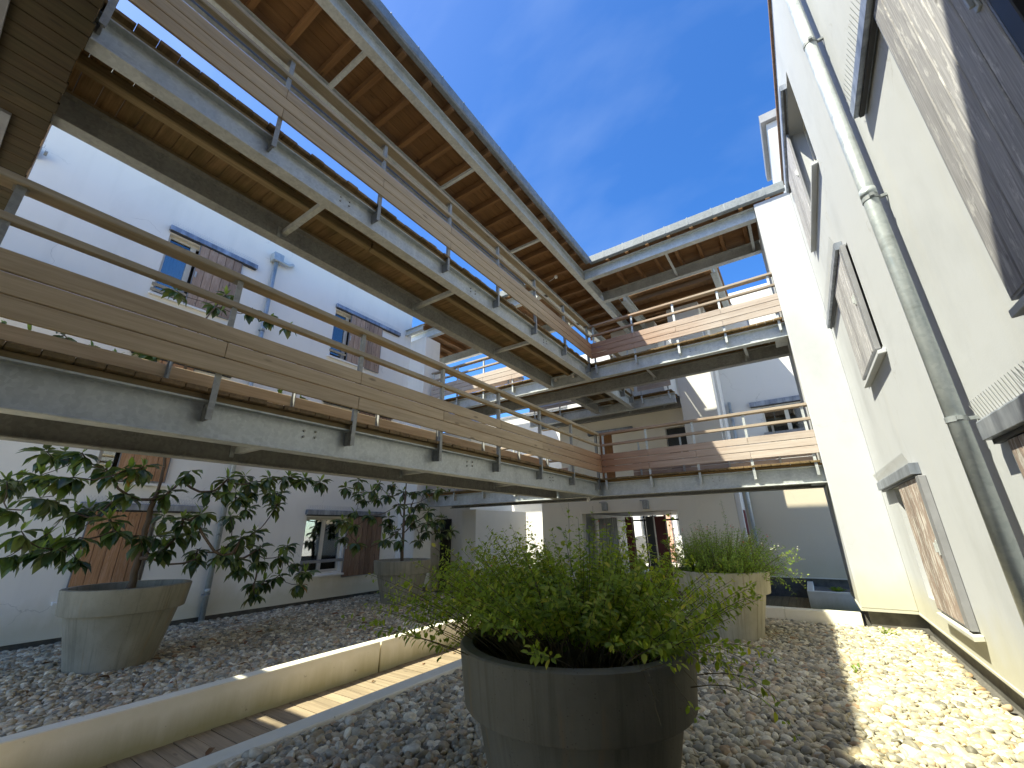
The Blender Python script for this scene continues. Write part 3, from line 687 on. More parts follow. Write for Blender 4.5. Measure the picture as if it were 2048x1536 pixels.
# ------------------------------------------------------------------ right hand building
XW = 1.08
RB = thing('apartment_building', 'sunlit white rendered building on the right with sliding wooden shutters and a tall downpipe', 'building', (XW,4,-1.5))
L2Z = [-.90, -.90+FH, -.90+2*FH]
H = [(6.75,7.75,-.86,.47), (5.72,6.9,1.86,3.24), (5.75,7.05,4.60,6.30), (1.2,2.6,1.05,3.12), (1.6,3.0,-.86,.45), (1.4,2.6,4.6,6.3)]
m = holewall(MB(), 'x', XW, -1, -5.0, 9.17, -1.20, 7.10, H, .28)
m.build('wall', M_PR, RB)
MB().box(1.16, 1.4, -5, 9.25, -1.75, -1.2005).build('plinth', M_PLINTH, RB)
MB().box(XW-.012, XW+.2, -5, 9.155, -1.225, -1.2005).build('drip_edge', M_PR, RB)
m = MB(); m.box(.425, 1.085, 8.88, 10.9, -1.19, 6.60); m.build('pier', M_PR, RB, bv=.012)
MB().box(.413, XW-.013, 8.868, 10.9, -1.225, -1.191).build('drip_edge', M_PR, RB)
MB().box(.50, 1.3, 8.96, 10.9, -1.78, -1.226).build('plinth', M_PLINTH, RB)
MB().box(1.045, 2.6, -5, 9.3, 7.105, 7.16).build('eave', M_SHBD, RB)
m = MB(); m.box(1.12, 2.4, 9.62, 11.6, 6.4, 9.25); m.build('upper_storey', M_PR, RB, bv=.01)
MB().box(1.02, 2.5, 9.52, 11.7, 9.252, 9.50).build('parapet_cap', M_GREY, RB, bv=.01)
# far column of windows
lintel(RB, 'x', XW, -1, 5.94, 8.45, .495, .612); s = shutter(RB, 'x', XW, -1, 5.98, 7.08, -.895, .462, M_SHR); 
sill(RB, 'x', XW, -1, 5.72, 7.05, -.925)
MB().box(XW-.060, XW-.003, 5.80, 5.955, -.91, .47).build('shutter_frame', M_GREY, RB, bv=.004)
lintel(RB, 'x', XW, -1, 5.95, 8.60, 3.30, 3.41); shutter(RB, 'x', XW, -1, 5.95, 7.16, 1.90, 3.27, M_SHG); sill(RB, 'x', XW, -1, 5.62, 7.05, 1.80)
MB().box(XW-.056, XW-.003, 5.80, 5.93, 1.86, 3.27).build('shutter_frame', M_GREY, RB, bv=.004)
lintel(RB, 'x', XW, -1, 6.05, 8.55, 6.30, 6.41, sp=False); shutter(RB, 'x', XW, -1, 6.95, 8.15, 4.66, 6.27, M_SHG); sill(RB, 'x', XW, -1, 5.72, 7.95, 4.56)
window(RB, 'x', XW, -1, 5.75, 7.05, 4.60, 6.30, .2); window(RB, 'x', XW, -1, 6.75, 7.75, -.86, .47, .2); window(RB, 'x', XW, -1, 5.72, 6.9, 1.86, 3.24, .2)
# near column
lintel(RB, 'x', XW, -1, 1.1, 3.70, .478, .60); shutter(RB, 'x', XW, -1, 2.05, 3.50, -.88, .445, M_SHR, d0=.018, d1=.046)
lintel(RB, 'x', XW, -1, 1.2, 3.68, 3.18, 3.30); shutter(RB, 'x', XW, -1, 1.98, 2.79, 1.02, 3.145, M_SHG, nb=5); sill(RB, 'x', XW, -1, 1.1, 2.80, .975)
MB().box(XW-.050, XW-.003, 1.88, 1.965, 1.02, 3.13).build('shutter_frame', M_DARKM, RB, bv=.004)
window(RB, 'x', XW, -1, 1.2, 2.6, 1.05, 3.12, .2); window(RB, 'x', XW, -1, 1.6, 3.0, -.86, .45, .2); window(RB, 'x', XW, -1, 1.4, 2.6, 4.6, 6.3, .2)
lintel(RB, 'x', XW, -1, 1.1, 3.70, 6.30, 6.41, sp=False)
downpipe(RB, [(.975,3.93,-1.48),(.975,3.93,7.08)], .052, [(.975,3.93,z) for z in (-1.1,.665,2.545,4.48,6.3)], -1)

# ------------------------------------------------------------------ left hand building
XL = -9.95
LB = thing('apartment_building', 'shaded white rendered building on the left behind the magnolias', 'building', (XL,4,-1.5))
HL = [(2.03,2.95,-.86,.42), (5.86,6.92,-.86,.40), (1.9,2.9,.98,3.3), (5.86,6.92,1.9,3.3), (1.9,2.85,4.66,6.08), (5.83,6.75,4.66,6.08), (-2.2,-1.2,1.9,3.3)]
holewall(MB(), 'x', XL, 1, -4.5, 8.67, -1.42, 9.2, HL, .25).build('wall', M_PL, LB)
MB().box(XL-.3, XL-.03, -4.5, 8.7, -1.75, -1.4205).build('plinth', M_PLINTH, LB)
MB().box(XL-.25, XL+.012, -4.5, 8.66, -1.44, -1.4205).build('drip_edge', M_PL, LB)
MB().box(XL-.3, -9.22, 8.67, 9.35, -1.42, 6.15).build('pier', M_PL, LB, bv=.01)
MB().box(XL-.3, -9.26, 8.70, 9.32, -1.75, -1.4205).build('plinth', M_PLINTH, LB)
MB().box(XL-.3, XL+.45, -4.5, 9.9, 9.205, 9.30).build('eave', M_SHBD, LB)
MB().box(XL-2.5, XL-.31, 8.6, 10.75, -1.75, 6.1).build('rear_wall', M_PL, LB)
MB().box(XL-2.5, -8.95, 10.76, 13.2, -1.75, 3.4).build('rear_wall', M_PL, LB); MB().box(-8.949, -8.40, 10.40, 13.3, -1.75, .66).build('stair_wall', M_PL, LB, bv=.01)
MB().box(-10.15, -9.70, 10.70, 10.755, -1.70, .42).build('recess_door', M_BLK, LB, bv=.01)
m = MB().ibeam('x', 8.45, 6.27, 6.47, .12, XL+.005, -9.16); m.build('roof_bracket', M_STEEL, LB)
for zf in (0, 1, 2):
    z = zf*FH
    zl = (.46, 3.32, 6.13)[zf]
    lintel(LB, 'x', XL, 1, 1.86, 3.62, zl, zl+.115); lintel(LB, 'x', XL, 1, 5.80, 8.15, zl, zl+.115)
shutter(LB, 'x', XL, 1, 2.02, 2.86, -.90, .43, M_SHB); shutter(LB, 'x', XL, 1, 6.97, 8.07, -1.0, .43, M_SHBD)
shutter(LB, 'x', XL, 1, 2.18, 2.90, .98, 3.29, M_SHB); shutter(LB, 'x', XL, 1, 6.97, 8.07, 1.78, 3.29, M_SHBD)
shutter(LB, 'x', XL, 1, 2.46, 3.30, 4.62, 6.10, M_SHL); shutter(LB, 'x', XL, 1, 6.33, 7.44, 4.62, 6.10, M_SHL)
sill(LB, 'x', XL, 1, 5.78, 7.0, -.90, mat=M_PL); sill(LB, 'x', XL, 1, 1.9, 3.0, -.92, mat=M_PL); sill(LB, 'x', XL, 1, 1.85, 3.0, .95, mat=M_PL)
sill(LB, 'x', XL, 1, 5.74, 6.9, 4.63, mat=M_PL); sill(LB, 'x', XL, 1, 1.85, 3.0, 4.63, mat=M_PL); sill(LB, 'x', XL, 1, 5.78, 7.0, 1.86, mat=M_PL)
window(LB, 'x', XL, 1, 5.86, 6.92, -.86, .40, .10, 2, [(.60,.98,M_CURTG), (.04,.44,M_CURT)], True)
window(LB, 'x', XL, 1, 2.03, 2.95, -.86, .42, .10)
window(LB, 'x', XL, 1, 1.9, 2.9, .98, 3.3, .10); window(LB, 'x', XL, 1, 5.86, 6.92, 1.9, 3.3, .10)
w = window(LB, 'x', XL, 1, 1.9, 2.85, 4.66, 6.08, .10, 2, [(.0,.6,M_CURTB)])
g = MB(); 
for z in (4.95,4.82,4.70): g.box(XL+.012, XL+.034, 1.86, 2.44, z-.03, z+.03)
g.build('guard_rail', M_RY, w)
w = window(LB, 'x', XL, 1, 5.83, 6.75, 4.66, 6.08, .10)
g = MB(); 
for z in (4.92,4.80): g.box(XL+.012, XL+.034, 5.80, 6.30, z-.03, z+.03)
g.build('guard_rail', M_RY, w)
downpipe(LB, [(XL+.09,4.0,ZL),(XL+.09,4.0,6.62)], .05, [(XL+.09,4.0,z) for z in (-1.05,-.3,.9,2.8,4.6)], 1)
MB().prism('x', [(12.9,6.05),(14.6,6.35),(14.6,6.47),(12.9,6.17)], -12.5, -9.15).build('lower_eave', M_SHBD, LB)
hp = MB(); hp.box(XL+.01, XL+.20, 3.88, 4.12, 6.55, 6.78); hp.tube([(XL+.10,4.10,6.62),(XL+.10,4.28,6.60),(XL+.10,4.38,6.66),(XL+.06,4.42,6.72),(XL-.1,4.42,6.74)], .045, 12)
hp.build('hopper_head', M_PIPE, LB, bv=.01)
hp = MB(); hp.box(XL+.003, XL+.12, -.20, -.10, 6.32, 6.52); hp.box(XL+.08, XL+.20, -.06, -.02, 6.40, 6.43); hp.build('wall_bracket', M_STEELD, LB)

# ------------------------------------------------------------------ rear building
RR = thing('apartment_building', 'cream and white rear building with an open entrance passage behind the far crossing', 'building', (-4,13.2,-1.7))
m = holewall(MB(), 'y', 13.0, -1, -7.55, -1.50, -1.7, .95, [(-6.05,-3.03,-1.7,.51)], .3); m.build('wall', M_PB, RR)
m = holewall(MB(), 'y', 13.0, -1, -6.70, -1.50, .952, 3.52, [(-5.25,-4.78,1.05,3.02), (-3.05,-2.30,1.25,2.93)], .2); m.build('wall', M_PB, RR)
MB().box(-7.5, -1.5, 12.93, 13.25, 3.521, 3.60).build('timber_band', M_JX, RR)
MB().box(-7.55, -7.25, 13.35, 17, -1.7, .95).build('side_wall', M_PB, RR)
MB().box(-5.245, -4.785, 13.10, 13.16, 1.06, 3.0).build('door', M_DOOR, RR); MB().box(-3.04, -2.31, 13.12, 13.17, 1.26, 2.92).build('window', M_BLK, RR)
lintel(RR, 'y', 13.0, -1, -5.6, -4.05, 3.03, 3.14, sp=False)
# projecting white block at first floor and return to the ground
MB().box(-2.38, -1.44, 12.5, 12.99, 1.12, 6.62).build('bay', M_PW, RR, bv=.01)
MB().box(-1.495, -1.366, 12.995, 14.2, -1.7, 6.7).build('return_wall', M_PW, RR, bv=.008)
MB().box(-1.364, -1.352, 13.1, 13.5, -1.6, .45).build('side_door', M_RED, RR)
holewall(MB(), 'y', 13.80, -1, -1.364, 2.2, -1.22, .95, [], .2).build('wall', M_PG, RR)
holewall(MB(), 'y', 13.80, -1, -1.364, 2.2, .955, 7.25, [(-.45,.75,1.9,3.30)], .2).build('wall', M_PW, RR)
MB().box(-1.36, 2.2, 13.86, 14.2, -1.75, -1.2205).build('plinth', M_PLINTH, RR); MB().box(-1.36, 2.2, 13.785, 14.0, -1.245, -1.2205).build('drip_edge', M_PW, RR)
lintel(RR, 'y', 13.8, -1, -.72, 1.05, 3.36, 3.50, sp=False)
window(RR, 'y', 13.8, -1, -.45, .75, 1.9, 3.30, .10)
g = MB(); g.box(-.5, .8, 13.76, 13.795, 2.5, 2.57); g.build('guard_rail', M_GREY, RR)
MB().tube([(-1.24,13.70,-1.6),(-1.24,13.70,3.6)], .045, 12).build('downpipe', M_PIPE, RR, smooth=True)
# upper white rooms
MB().box(-4.45, -2.9, 12.99, 15, 3.61, 6.62).build('upper_wall', M_PW, RR, bv=.01); MB().box(-7.3, -2.3, 15.01, 15.4, 3.61, 7.0).build('upper_wall', M_PW, RR)
# entrance passage
m = MB(); m.box(-7.2,-1.6,13.31,18.5,-1.76,-1.66); m.build('passage_floor', M_PLINTH, RR)
m = MB(); m.box(-7.2,-1.6,13.31,18.0,.52,.7); m.build('passage_ceiling', M_GREY, RR)
MB().box(-6.30,-6.06,13.31,18,-1.65,.51).build('passage_wall', M_PANEL, RR); MB().box(-3.02,-2.8,13.31,18,-1.65,.51).build('passage_wall', M_BLK, RR)
pm = MB()
for i in range(9): pm.box(-6.0+i*.075, -5.94+i*.075, 14.2, 14.26, -1.65, .38)
pm.build('ribbed_panel', M_PANEL, RR)
for (x0,x1) in ((-5.62,-5.48),(-5.12,-4.9),(-4.42,-4.18)): MB().box(x0, x1, 14.4, 14.62, -1.65, .40).build('column', M_RED if x0 != -4.42 else M_BLK, RR)
MB().box(-4.15,-3.82,14.5,14.56,-1.65,.40).build('red_leaf', M_RED, RR)
fr = MB()
for (x0,x1) in ((-5.3,-5.24),(-4.95,-4.9),(-4.5,-4.44),(-3.9,-3.84)): fr.box(x0, x1, 17.0, 17.08, -1.65, .5)
fr.box(-6.05,-3.03,17.0,17.08,.30,.36); fr.build('glazed_door', M_BLK, RR)
# the rest of the lit yard seen through the passage and the buildings at the back
mb_ = MB(); mb_.box(-4.72, -4.32, 15.6, 15.72, -1.66, .14)
mail = mb_.build('mailbox_unit', M_GREY, loc=(-4.52,15.66,-1.66), label='grey block of letterboxes standing in the entrance passage', cat='mailbox')
d = MB()
for i in range(2):
    for j in range(4): d.box(-4.70+i*.19, -4.53+i*.19, 15.585, 15.599, -.55+j*.16, -.42+j*.16)
d.build('letterbox_door', M_PANEL, mail)
BL = thing('white_house', 'low white house catching the sun behind the left end of the far crossing', 'house', (-10,16,-1.7))
holewall(MB(), 'y', 15.5, -1, -13, -7.58, -1.7, 5.0, [], .2).build('wall', M_PW, BL); MB().box(-7.86,-7.581,15.51,19,-1.7,5.0).build('side_wall', M_PW, BL); MB().box(-13,-7.55,15.45,19,5.003,5.10).build('roof', M_GREY, BL)
FB = thing('street_house', 'pale house across the street seen through the entrance passage', 'house', (-6,27,-1.7))
holewall(MB(), 'y', 26, -1, -16, 2, -1.75, 6, [(-8.3,-7.3,-.4,1.4), (-6.2,-5.2,-.4,1.4)], .2).build('wall', M_PW, FB); MB().box(-6.9,-6.5,25.9,25.99,-1.75,6).build('corner_band', plain('salmon_paint', (.62,.36,.26), .8), FB)
for a in (-8.3,-6.2): window(FB, 'y', 26, -1, a, a+1, -.4, 1.4, .12)
# parked car across the street, seen through the passage
CARP = plain('car_paint', (.05,.055,.06), .25, .3, .05, 3, .6)
car = thing('parked_car', 'dark parked car with a bright red tail light beyond the entrance passage', 'car', (-7.4,21.2,-1.75))
prof = [(19.3,-1.45),(19.25,-1.0),(19.35,-.82),(19.75,-.36),(21.3,-.33),(22.1,-.80),(23.1,-.95),(23.25,-1.2),(23.2,-1.45)]
MB().prism('y', [(0,0)]*3, 0, 0)
m = MB(); n = len(prof); vs = [(-8.2,a,z) for a,z in prof]+[(-6.55,a,z) for a,z in prof]
m.add(vs, [(i,(i+1)%n,n+(i+1)%n,n+i) for i in range(n)]+[tuple(range(n)), tuple(range(2*n-1,n-1,-1))]); m.build('body', CARP, car, bv=.06)
for x in (-8.15,-6.75):
    for yy in (19.95,22.5): MB().tube([(x,yy,-1.44),(x+.18,yy,-1.44)], .31, 20).build('wheel', M_BLK, car)
for x in (-8.15,-6.85): MB().box(x, x+.26, 19.22, 19.36, -1.0, -.78).build('tail_light', plain('red_lens', (.6,.02,.01), .2), car, bv=.02)
MB().box(-7.95,-6.8,19.42,19.52,-.72,-.5).build('rear_window', M_DARKM, car, bv=.02)

# planter trough behind the low wall
tr = thing('planter_trough', 'low cream trough planter with weedy gravel in front of the rear right wall', 'planter', (.3,12.7,-1.68))
m = MB(); m.box(-.30,1.2,11.75,11.87,-1.69,-1.31); m.box(-.30,-.18,11.87,13.78,-1.69,-1.31); m.build('trough', M_LOW, tr, bv=.006)
MB().box(-.18,1.2,11.87,13.78,-1.69,-1.42).build('soil', M_BED, tr)

# unseen block behind the viewer, added to shade the foreground and bounce light
SHADE_BLK = thing('apartment_building', 'unseen white block behind the viewer, added to shape the light in the near court', 'building', (-2,-2.4,-1.7))
MB().box(-3.4,1.07,-2.6,-2.2,-1.75,6.2).build('wall', M_PL, SHADE_BLK)

# ------------------------------------------------------------------ lamps and small fittings on the steelwork
def flood(p, d, label):
    o = thing('floodlight', label, 'floodlight', p, 'small white floodlights on the walkways')
    x,y,z = p
    MB().box(x-.035,x+.035,y-.05,y+.02,z-.10,z-.02).build('lamp_head', M_WHITE, o, bv=.012); MB().tube([(x,y,z-.03),(x,y,z+.005)], .012, 8).build('stem', M_WHITE, o)
    MB().tube([(x,y,z-.01),(x+d[0]*.5,y+d[1]*.5,z-.03),(x+d[0],y+d[1],z+.002)], .006, 6).build('cable', M_WHITE, o)
flood((-4.30,8.65,6.55), (-.3,.15), 'small white floodlight fixed under the long timber roof near the corner')
flood((-4.12,8.93,3.72), (-.4,.0), 'small white floodlight under the upper crossing near the corner')
flood((-4.62,8.93,3.72), (.2,.0), 'white junction lamp under the upper crossing beside the back beam')
flood((-3.95,8.9,.70), (.15,.0), 'small white floodlight under the lower crossing at the corner')
for x, lb in ((-5.2,'grey box lamp on the cream wall above the passage, left one'), (-3.9,'grey box lamp on the cream wall above the passage, right one')):
    o = thing('wall_lamp', lb, 'lamp', (x,12.99,.75), 'box lamps above the passage')
    MB().box(x-.075,x+.075,12.82,12.985,.57,.80).build('lamp_body', M_STEELD, o, bv=.008); MB().box(x-.16,x+.05,12.86,12.985,.805,.83).build('lamp_hood', M_STEELD, o)

# ------------------------------------------------------------------ planters
def pot(c, z, label, mat=None):
    t = thing('planter_pot', label, 'planter', (c[0],c[1],z), 'big concrete planter pots')
    pr = [(.425,-.05),(.432,.0),(.575,.625),(.580,.632),(.635,.640),(.641,.648),(.672,.905),(.672,.925),(.662,.932),(.605,.932),(.598,.925),(.575,.80),(.545,.62)]
    b = MB().lathe((c[0],c[1],z), pr, 96).build('pot_body', mat or M_POT, t, smooth=True)
    b.modifiers.new('edge', 'EDGE_SPLIT').split_angle = math.radians(35)
    MB().lathe((c[0],c[1],z), [(.562,.69),(.35,.705),(.12,.715),(.001,.715)], 48).build('soil', M_SOIL, t, smooth=True)
    return t
ZP = -1.53
pot(POTS[0], ZP, 'big dark concrete pot nearest the viewer, filled with the leafy shrub', M_POT_SHADE)
pot(POTS[1], ZP, 'big concrete pot holding the spreading magnolia before the brown shutter')
pot(POTS[2], ZP, 'big concrete pot holding the smaller magnolia by the ground floor window')
pot(POTS[3], ZP, 'rust streaked concrete pot holding the flowering bush near the far low wall', M_POTL)

# ------------------------------------------------------------------ plants
LT = np.array([(0,0,0),(.30,0,-.02),(.66,0,-.015),(1,0,-.10),(.30,.42,.05),(.66,.40,.045),(.30,-.42,.05),(.66,-.40,.045)])
LFQ = np.array([(1,2,5,4),(1,6,7,2)]); LFT = np.array([(0,1,4),(0,6,1),(2,3,5),(2,7,3)])
def leaves(O, D, N, L, Wd, bend=1.0):
    O, D, N = np.asarray(O, float), np.asarray(D, float), np.asarray(N, float); L = np.asarray(L)[:,None,None]; Wd = np.asarray(Wd)[:,None,None]
    D /= np.linalg.norm(D, axis=1, keepdims=True)+1e-9
    Sd = np.cross(N, D); Sd /= np.linalg.norm(Sd, axis=1, keepdims=True)+1e-9; Nn = np.cross(D, Sd)
    T = LT[None]
    V = O[:,None] + D[:,None]*T[...,0:1]*L + Sd[:,None]*T[...,1:2]*Wd + Nn[:,None]*T[...,2:3]*L*bend
    n = len(O); idx = (np.arange(n)*8)[:,None,None]
    Q = np.concatenate([LFQ, np.array([(0,1,4,4),(0,6,1,1),(2,3,5,5),(2,7,3,3)])])[None] + idx
    return V.reshape(-1,3), Q.reshape(-1,4)
def leafobj(name, mat, parent, V, Q):
    off = np.array(wloc(parent)[:]) if parent is not None else 0
    F = [tuple(dict.fromkeys(q)) for q in Q.tolist()]
    me = bpy.data.meshes.new(name); me.from_pydata((V-off).tolist(), [], F); me.update()
    return link(name, me, mat, parent, smooth=True)

TA = [(-7.99,1.02,1.08),(-8.33,1.24,1.14),(-7.57,1.28,1.04),(-8.2,0.81,0.69),(-8.43,0.92,0.73),(-7.56,0.99,0.73),(-6.93,1.05,0.65),(-6.94,1.17,0.67),(-7.56,1.56,0.86),(-8.02,0.88,0.35),(-7.21,1.0,0.45),(-7.88,1.24,0.46),(-8.15,1.51,0.33),(-8.32,1.66,0.4),(-8.04,1.81,0.49),(-7.54,1.82,0.56),(-7.02,1.67,0.83),(-7.08,1.81,0.88),(-7.13,0.94,0.09),(-8.1,1.29,0.02),(-7.79,1.41,0.02),(-6.97,1.39,0.01),(-7.38,1.17,-0.14),(-7.18,1.24,-0.11),(-7.18,0.91,-0.17),(-8.38,1.71,-0.28),(-7.03,1.72,0.07),(-7.19,1.65,0.22),(-7.29,2.03,0.02),(-8.14,2.46,0.02),(-7.37,2.34,-0.15),(-8.37,2.56,0.33),(-7.49,2.28,0.62),(-7.3,2.41,0.91),(-7.18,2.87,0.82),(-7.82,3.38,0.97),(-7.32,3.29,0.83),(-7.11,3.45,0.89),(-7.09,3.75,0.93),(-6.9,3.93,0.9),(-7.28,4.45,0.93),(-7.52,2.81,0.65),(-7.04,2.88,0.62),(-7.48,3.35,0.68),(-8.18,4.01,0.76),(-7.81,3.97,0.72),(-6.94,3.01,0.52),(-8.49,3.82,0.49),(-8.48,3.55,0.34),(-6.97,2.55,0.3),(-7.87,2.86,0.1),(-7.21,2.43,0.24),(-7.38,2.46,0.04),(-7.71,3.95,0.52),(-7.22,3.24,-0.01),(-8.09,3.83,0.06),(-7.53,3.7,-0.17),(-8.07,3.5,-0.13),(-6.96,2.92,-0.26),(-7.88,2.94,-0.19),(-7.67,2.87,-0.32),(-7.29,3.26,-0.32),(-7.77,3.83,-0.4),(-7.15,3.29,-0.47),(-7.41,4.0,-0.33),(-8.34,4.6,-0.18),(-8.44,4.86,-0.52),(-8.01,4.35,-0.67),(-7.57,4.5,-0.81),(-7.0,4.23,-0.59),(-7.98,3.92,-0.76),(-7.74,3.85,-0.92),(-8.14,4.17,-0.76),(-8.58,2.58,4.17),(-8.18,3.42,4.11),(-8.31,3.87,4.2),(-8.26,3.1,4.2),(-7.8,2.46,4.07),(-8.13,1.84,3.97),(-8.1,0.27,2.62),(-8.39,0.51,2.71),(-8.58,0.86,2.85),(-8.31,1.15,2.65),(-8.48,1.44,2.67),(-8.14,1.61,2.41),(-7.7,2.27,2.35),(-7.99,2.99,2.22),(-8.44,4.0,2.71),(-7.8,1.67,2.7),(-7.88,2.44,3.1),(-7.94,3.22,3.3),(-7.78,4.09,2.51)]
TB = [(-7.37,5.32,1.03),(-8.5,5.82,1.0),(-9.08,7.16,1.24),(-9.02,7.59,1.24),(-8.79,6.39,.94),(-7.69,5.92,.86),(-8.45,7.47,1.01),(-8.58,8.0,1.05),(-8.93,8.76,1.18),(-7.33,7.57,1.0),(-8.34,9.1,1.08),(-8.73,9.2,1.08),(-8.99,6.66,.8),(-9.0,7.08,.85),(-8.8,7.27,.92),(-7.88,6.86,.65),(-8.83,8.49,.79),(-9.03,6.5,.5),(-8.22,6.34,.4),(-8.65,7.24,.39),(-7.3,6.71,.4),(-8.88,8.17,.67),(-8.15,8.11,.54),(-7.71,7.63,.24),(-8.36,8.5,.28),(-7.32,5.03,.26),(-8.24,5.92,.18),(-8.66,7.24,.21),(-8.36,7.21,.07),(-9.03,8.2,.31),(-8.34,7.81,.28),(-8.65,5.97,-.07),(-7.5,5.53,-.17),(-7.6,6.28,-.14),(-8.2,7.22,-.16),(-8.64,8.3,-.19),(-8.5,8.8,.22),(-8.4,8.9,.38),(-8.3,8.7,-.02),(-7.54,8.33,.05),(-8.6,8.5,.06),(-9.01,7.69,2.75),(-7.43,6.98,2.24),(-8.08,6.35,2.49),(-7.32,7.39,2.19),(-8.38,6.0,1.86),(-7.48,6.17,1.55),(-7.92,7.67,1.79)]
def magnolia(base, trunk, tips, label, seed, L0=.225):
    r = random.Random(seed)
    root = thing('magnolia_tree', label, 'tree', base, 'potted magnolias')
    V = Vector
    tr = [V(p) for p in trunk]
    nodes = []                                     # (pos, parent, depth)
    def addn(p, par): nodes.append([V(p), par, 0]); return len(nodes)-1
    prev = -1; dense = []
    for i in range(len(tr)-1):
        for k in range(5):
            p = tr[i].lerp(tr[i+1], k/5) + V((r.uniform(-.012,.012), r.uniform(-.012,.012), 0)); prev = addn(p, prev)
    prev = addn(tr[-1], prev)
    ntr = len(nodes)
    order = sorted(range(len(tips)), key=lambda i: min((V(tips[i])-n[0]).length for n in nodes))
    tipn = []
    for i in order:
        T = V(tips[i]); best = None
        for j, n in enumerate(nodes):
            d = T - n[0]
            if j < 3 and T.z > base[2]+.9: continue
            hz = math.hypot(d.x, d.y)
            c = d.length + (1.5 if d.z < -.12 and j < ntr else 0)*abs(d.z) + (.25 if j >= ntr else 0)*0 + max(0, d.z - hz*1.3)*.6 + (.8*abs(n[0].z - max(base[2], T.z-.55*hz)) if j < ntr else 0)
            if best is None or c < best[0]: best = (c, j)
        j = best[1]; A = nodes[j][0]; d = T-A; n = max(3, int(d.length/.14)); par = j
        sag = .14*d.length; side = d.cross(V((0,0,1))); side = side.normalized()*r.uniform(-.10,.10)*d.length if side.length > 1e-3 else V((0,0,0))
        for k in range(1, n+1):
            t = k/n; p = A.lerp(T, t) + V((0,0,-sag*math.sin(math.pi*t)*(1 if r.random() < 2 else -1))) + side*math.sin(math.pi*t) + (V((r.uniform(-.015,.015),r.uniform(-.015,.015),r.uniform(-.012,.012))) if k < n else V((0,0,0)))
            par = addn(p, par)
        tipn.append(par)
    load = [0.0]*len(nodes); kids = [0]*len(nodes)
    for n in tipn: load[n] += 1
    for i in range(len(nodes)-1, -1, -1):
        p = nodes[i][1]
        if p >= 0: load[p] += load[i]
    rad = [.0052*max(1, l)**.47 for l in load]
    mt = MB()
    tp = [i for i in range(ntr)]
    mt.tube([nodes[i][0] for i in tp], [max(.012, rad[i]) * (1.25 if i < 3 else 1) for i in tp], 10)
    # branches as chains
    started = set()
    child = {}
    for i, n in enumerate(nodes):
        if i >= ntr: child.setdefault(n[1], []).append(i)
    for i in range(ntr, len(nodes)):
        p = nodes[i][1]
        if p < ntr or child[p][0] != i or p in started and False:
            ch = [p, i]; q = i
            while q in child: q = child[q][0]; ch.append(q)
            mt.tube([nodes[k][0] for k in ch], [min(rad[ch[1]], rad[k]) if k != ch[0] else rad[ch[1]]*1.1 for k in ch], 6)
    trunk_o = mt.build('trunk', M_BARK, root, smooth=True)
    O, D, N, L, Wd = [], [], [], [], []; O2, D2, N2, L2, W2 = [], [], [], [], []; O3, D3, N3, L3, W3 = [], [], [], [], []
    for tn in tipn:
        T = nodes[tn][0]; prv = nodes[nodes[tn][1]][0]; bd = (T-prv).normalized()
        for ring, (nn, el, back) in enumerate(((r.randint(5,7), r.uniform(-.55,-.1), 0), (r.randint(5,7), r.uniform(-1.0,-.6), .03), (r.randint(3,5), r.uniform(-1.35,-.95), .08))):
            ph = r.uniform(0, 6.28)
            for k in range(nn):
                a = ph + 6.283*k/nn + r.uniform(-.3,.3); e = el + r.uniform(-.28,.28)
                d = V((math.cos(a)*math.cos(e), math.sin(a)*math.cos(e), math.sin(e))) + bd*.25
                up = V((-math.cos(a)*math.sin(e), -math.sin(a)*math.sin(e), math.cos(e))) + V((r.uniform(-.3,.3),r.uniform(-.3,.3),0))
                o = T - bd*back + d.normalized()*.02
                ln = L0*r.uniform(.65,1.15)
                if r.random() < .010: O3.append(o[:]); D3.append(d[:]); N3.append(up[:]); L3.append(ln*.9); W3.append(ln*.42)
                else: O.append(o[:]); D.append(d[:]); N.append(up[:]); L.append(ln); Wd.append(ln*r.uniform(.42,.54))
        if r.random() < .85:
            for k in range(r.randint(2,4)):
                a = r.uniform(0,6.28); e = r.uniform(.75,1.35)
                d = V((math.cos(a)*math.cos(e), math.sin(a)*math.cos(e), math.sin(e))); up = V((-math.cos(a), -math.sin(a), .35))
                ln = L0*r.uniform(.5,.9); O2.append(T[:]); D2.append(d[:]); N2.append(up[:]); L2.append(ln); W2.append(ln*r.uniform(.26,.38))
    cr = leafobj('crown', M_MAG, root, *leaves(O, D, N, L, Wd, 1.5))
    leafobj('young_leaves', M_MAGY, cr, *leaves(O2, D2, N2, L2, W2, .6)); leafobj('faded_leaves', M_MAGO, cr, *leaves(O3, D3, N3, L3, W3, 1.2))
zs = ZP+.71
magnolia((POTS[1][0]+.1,2.18,zs), [(-7.62,2.18,zs),(-7.6,2.16,-.35),(-7.58,2.15,.1),(-7.6,2.17,.78),(-7.6,2.16,1.3),(-7.55,2.08,2.0),(-7.5,2.13,3.3)], TA, 'spreading magnolia rooted in the pot before the brown shutter', 3)
magnolia((POTS[2][0],7.36,zs), [(-8.2,7.38,zs),(-8.2,7.34,.2),(-8.2,7.34,1.02),(-8.2,7.3,1.7),(-8.15,7.2,2.5)], TB, 'smaller upright magnolia rooted in the pot beside the white window', 8)

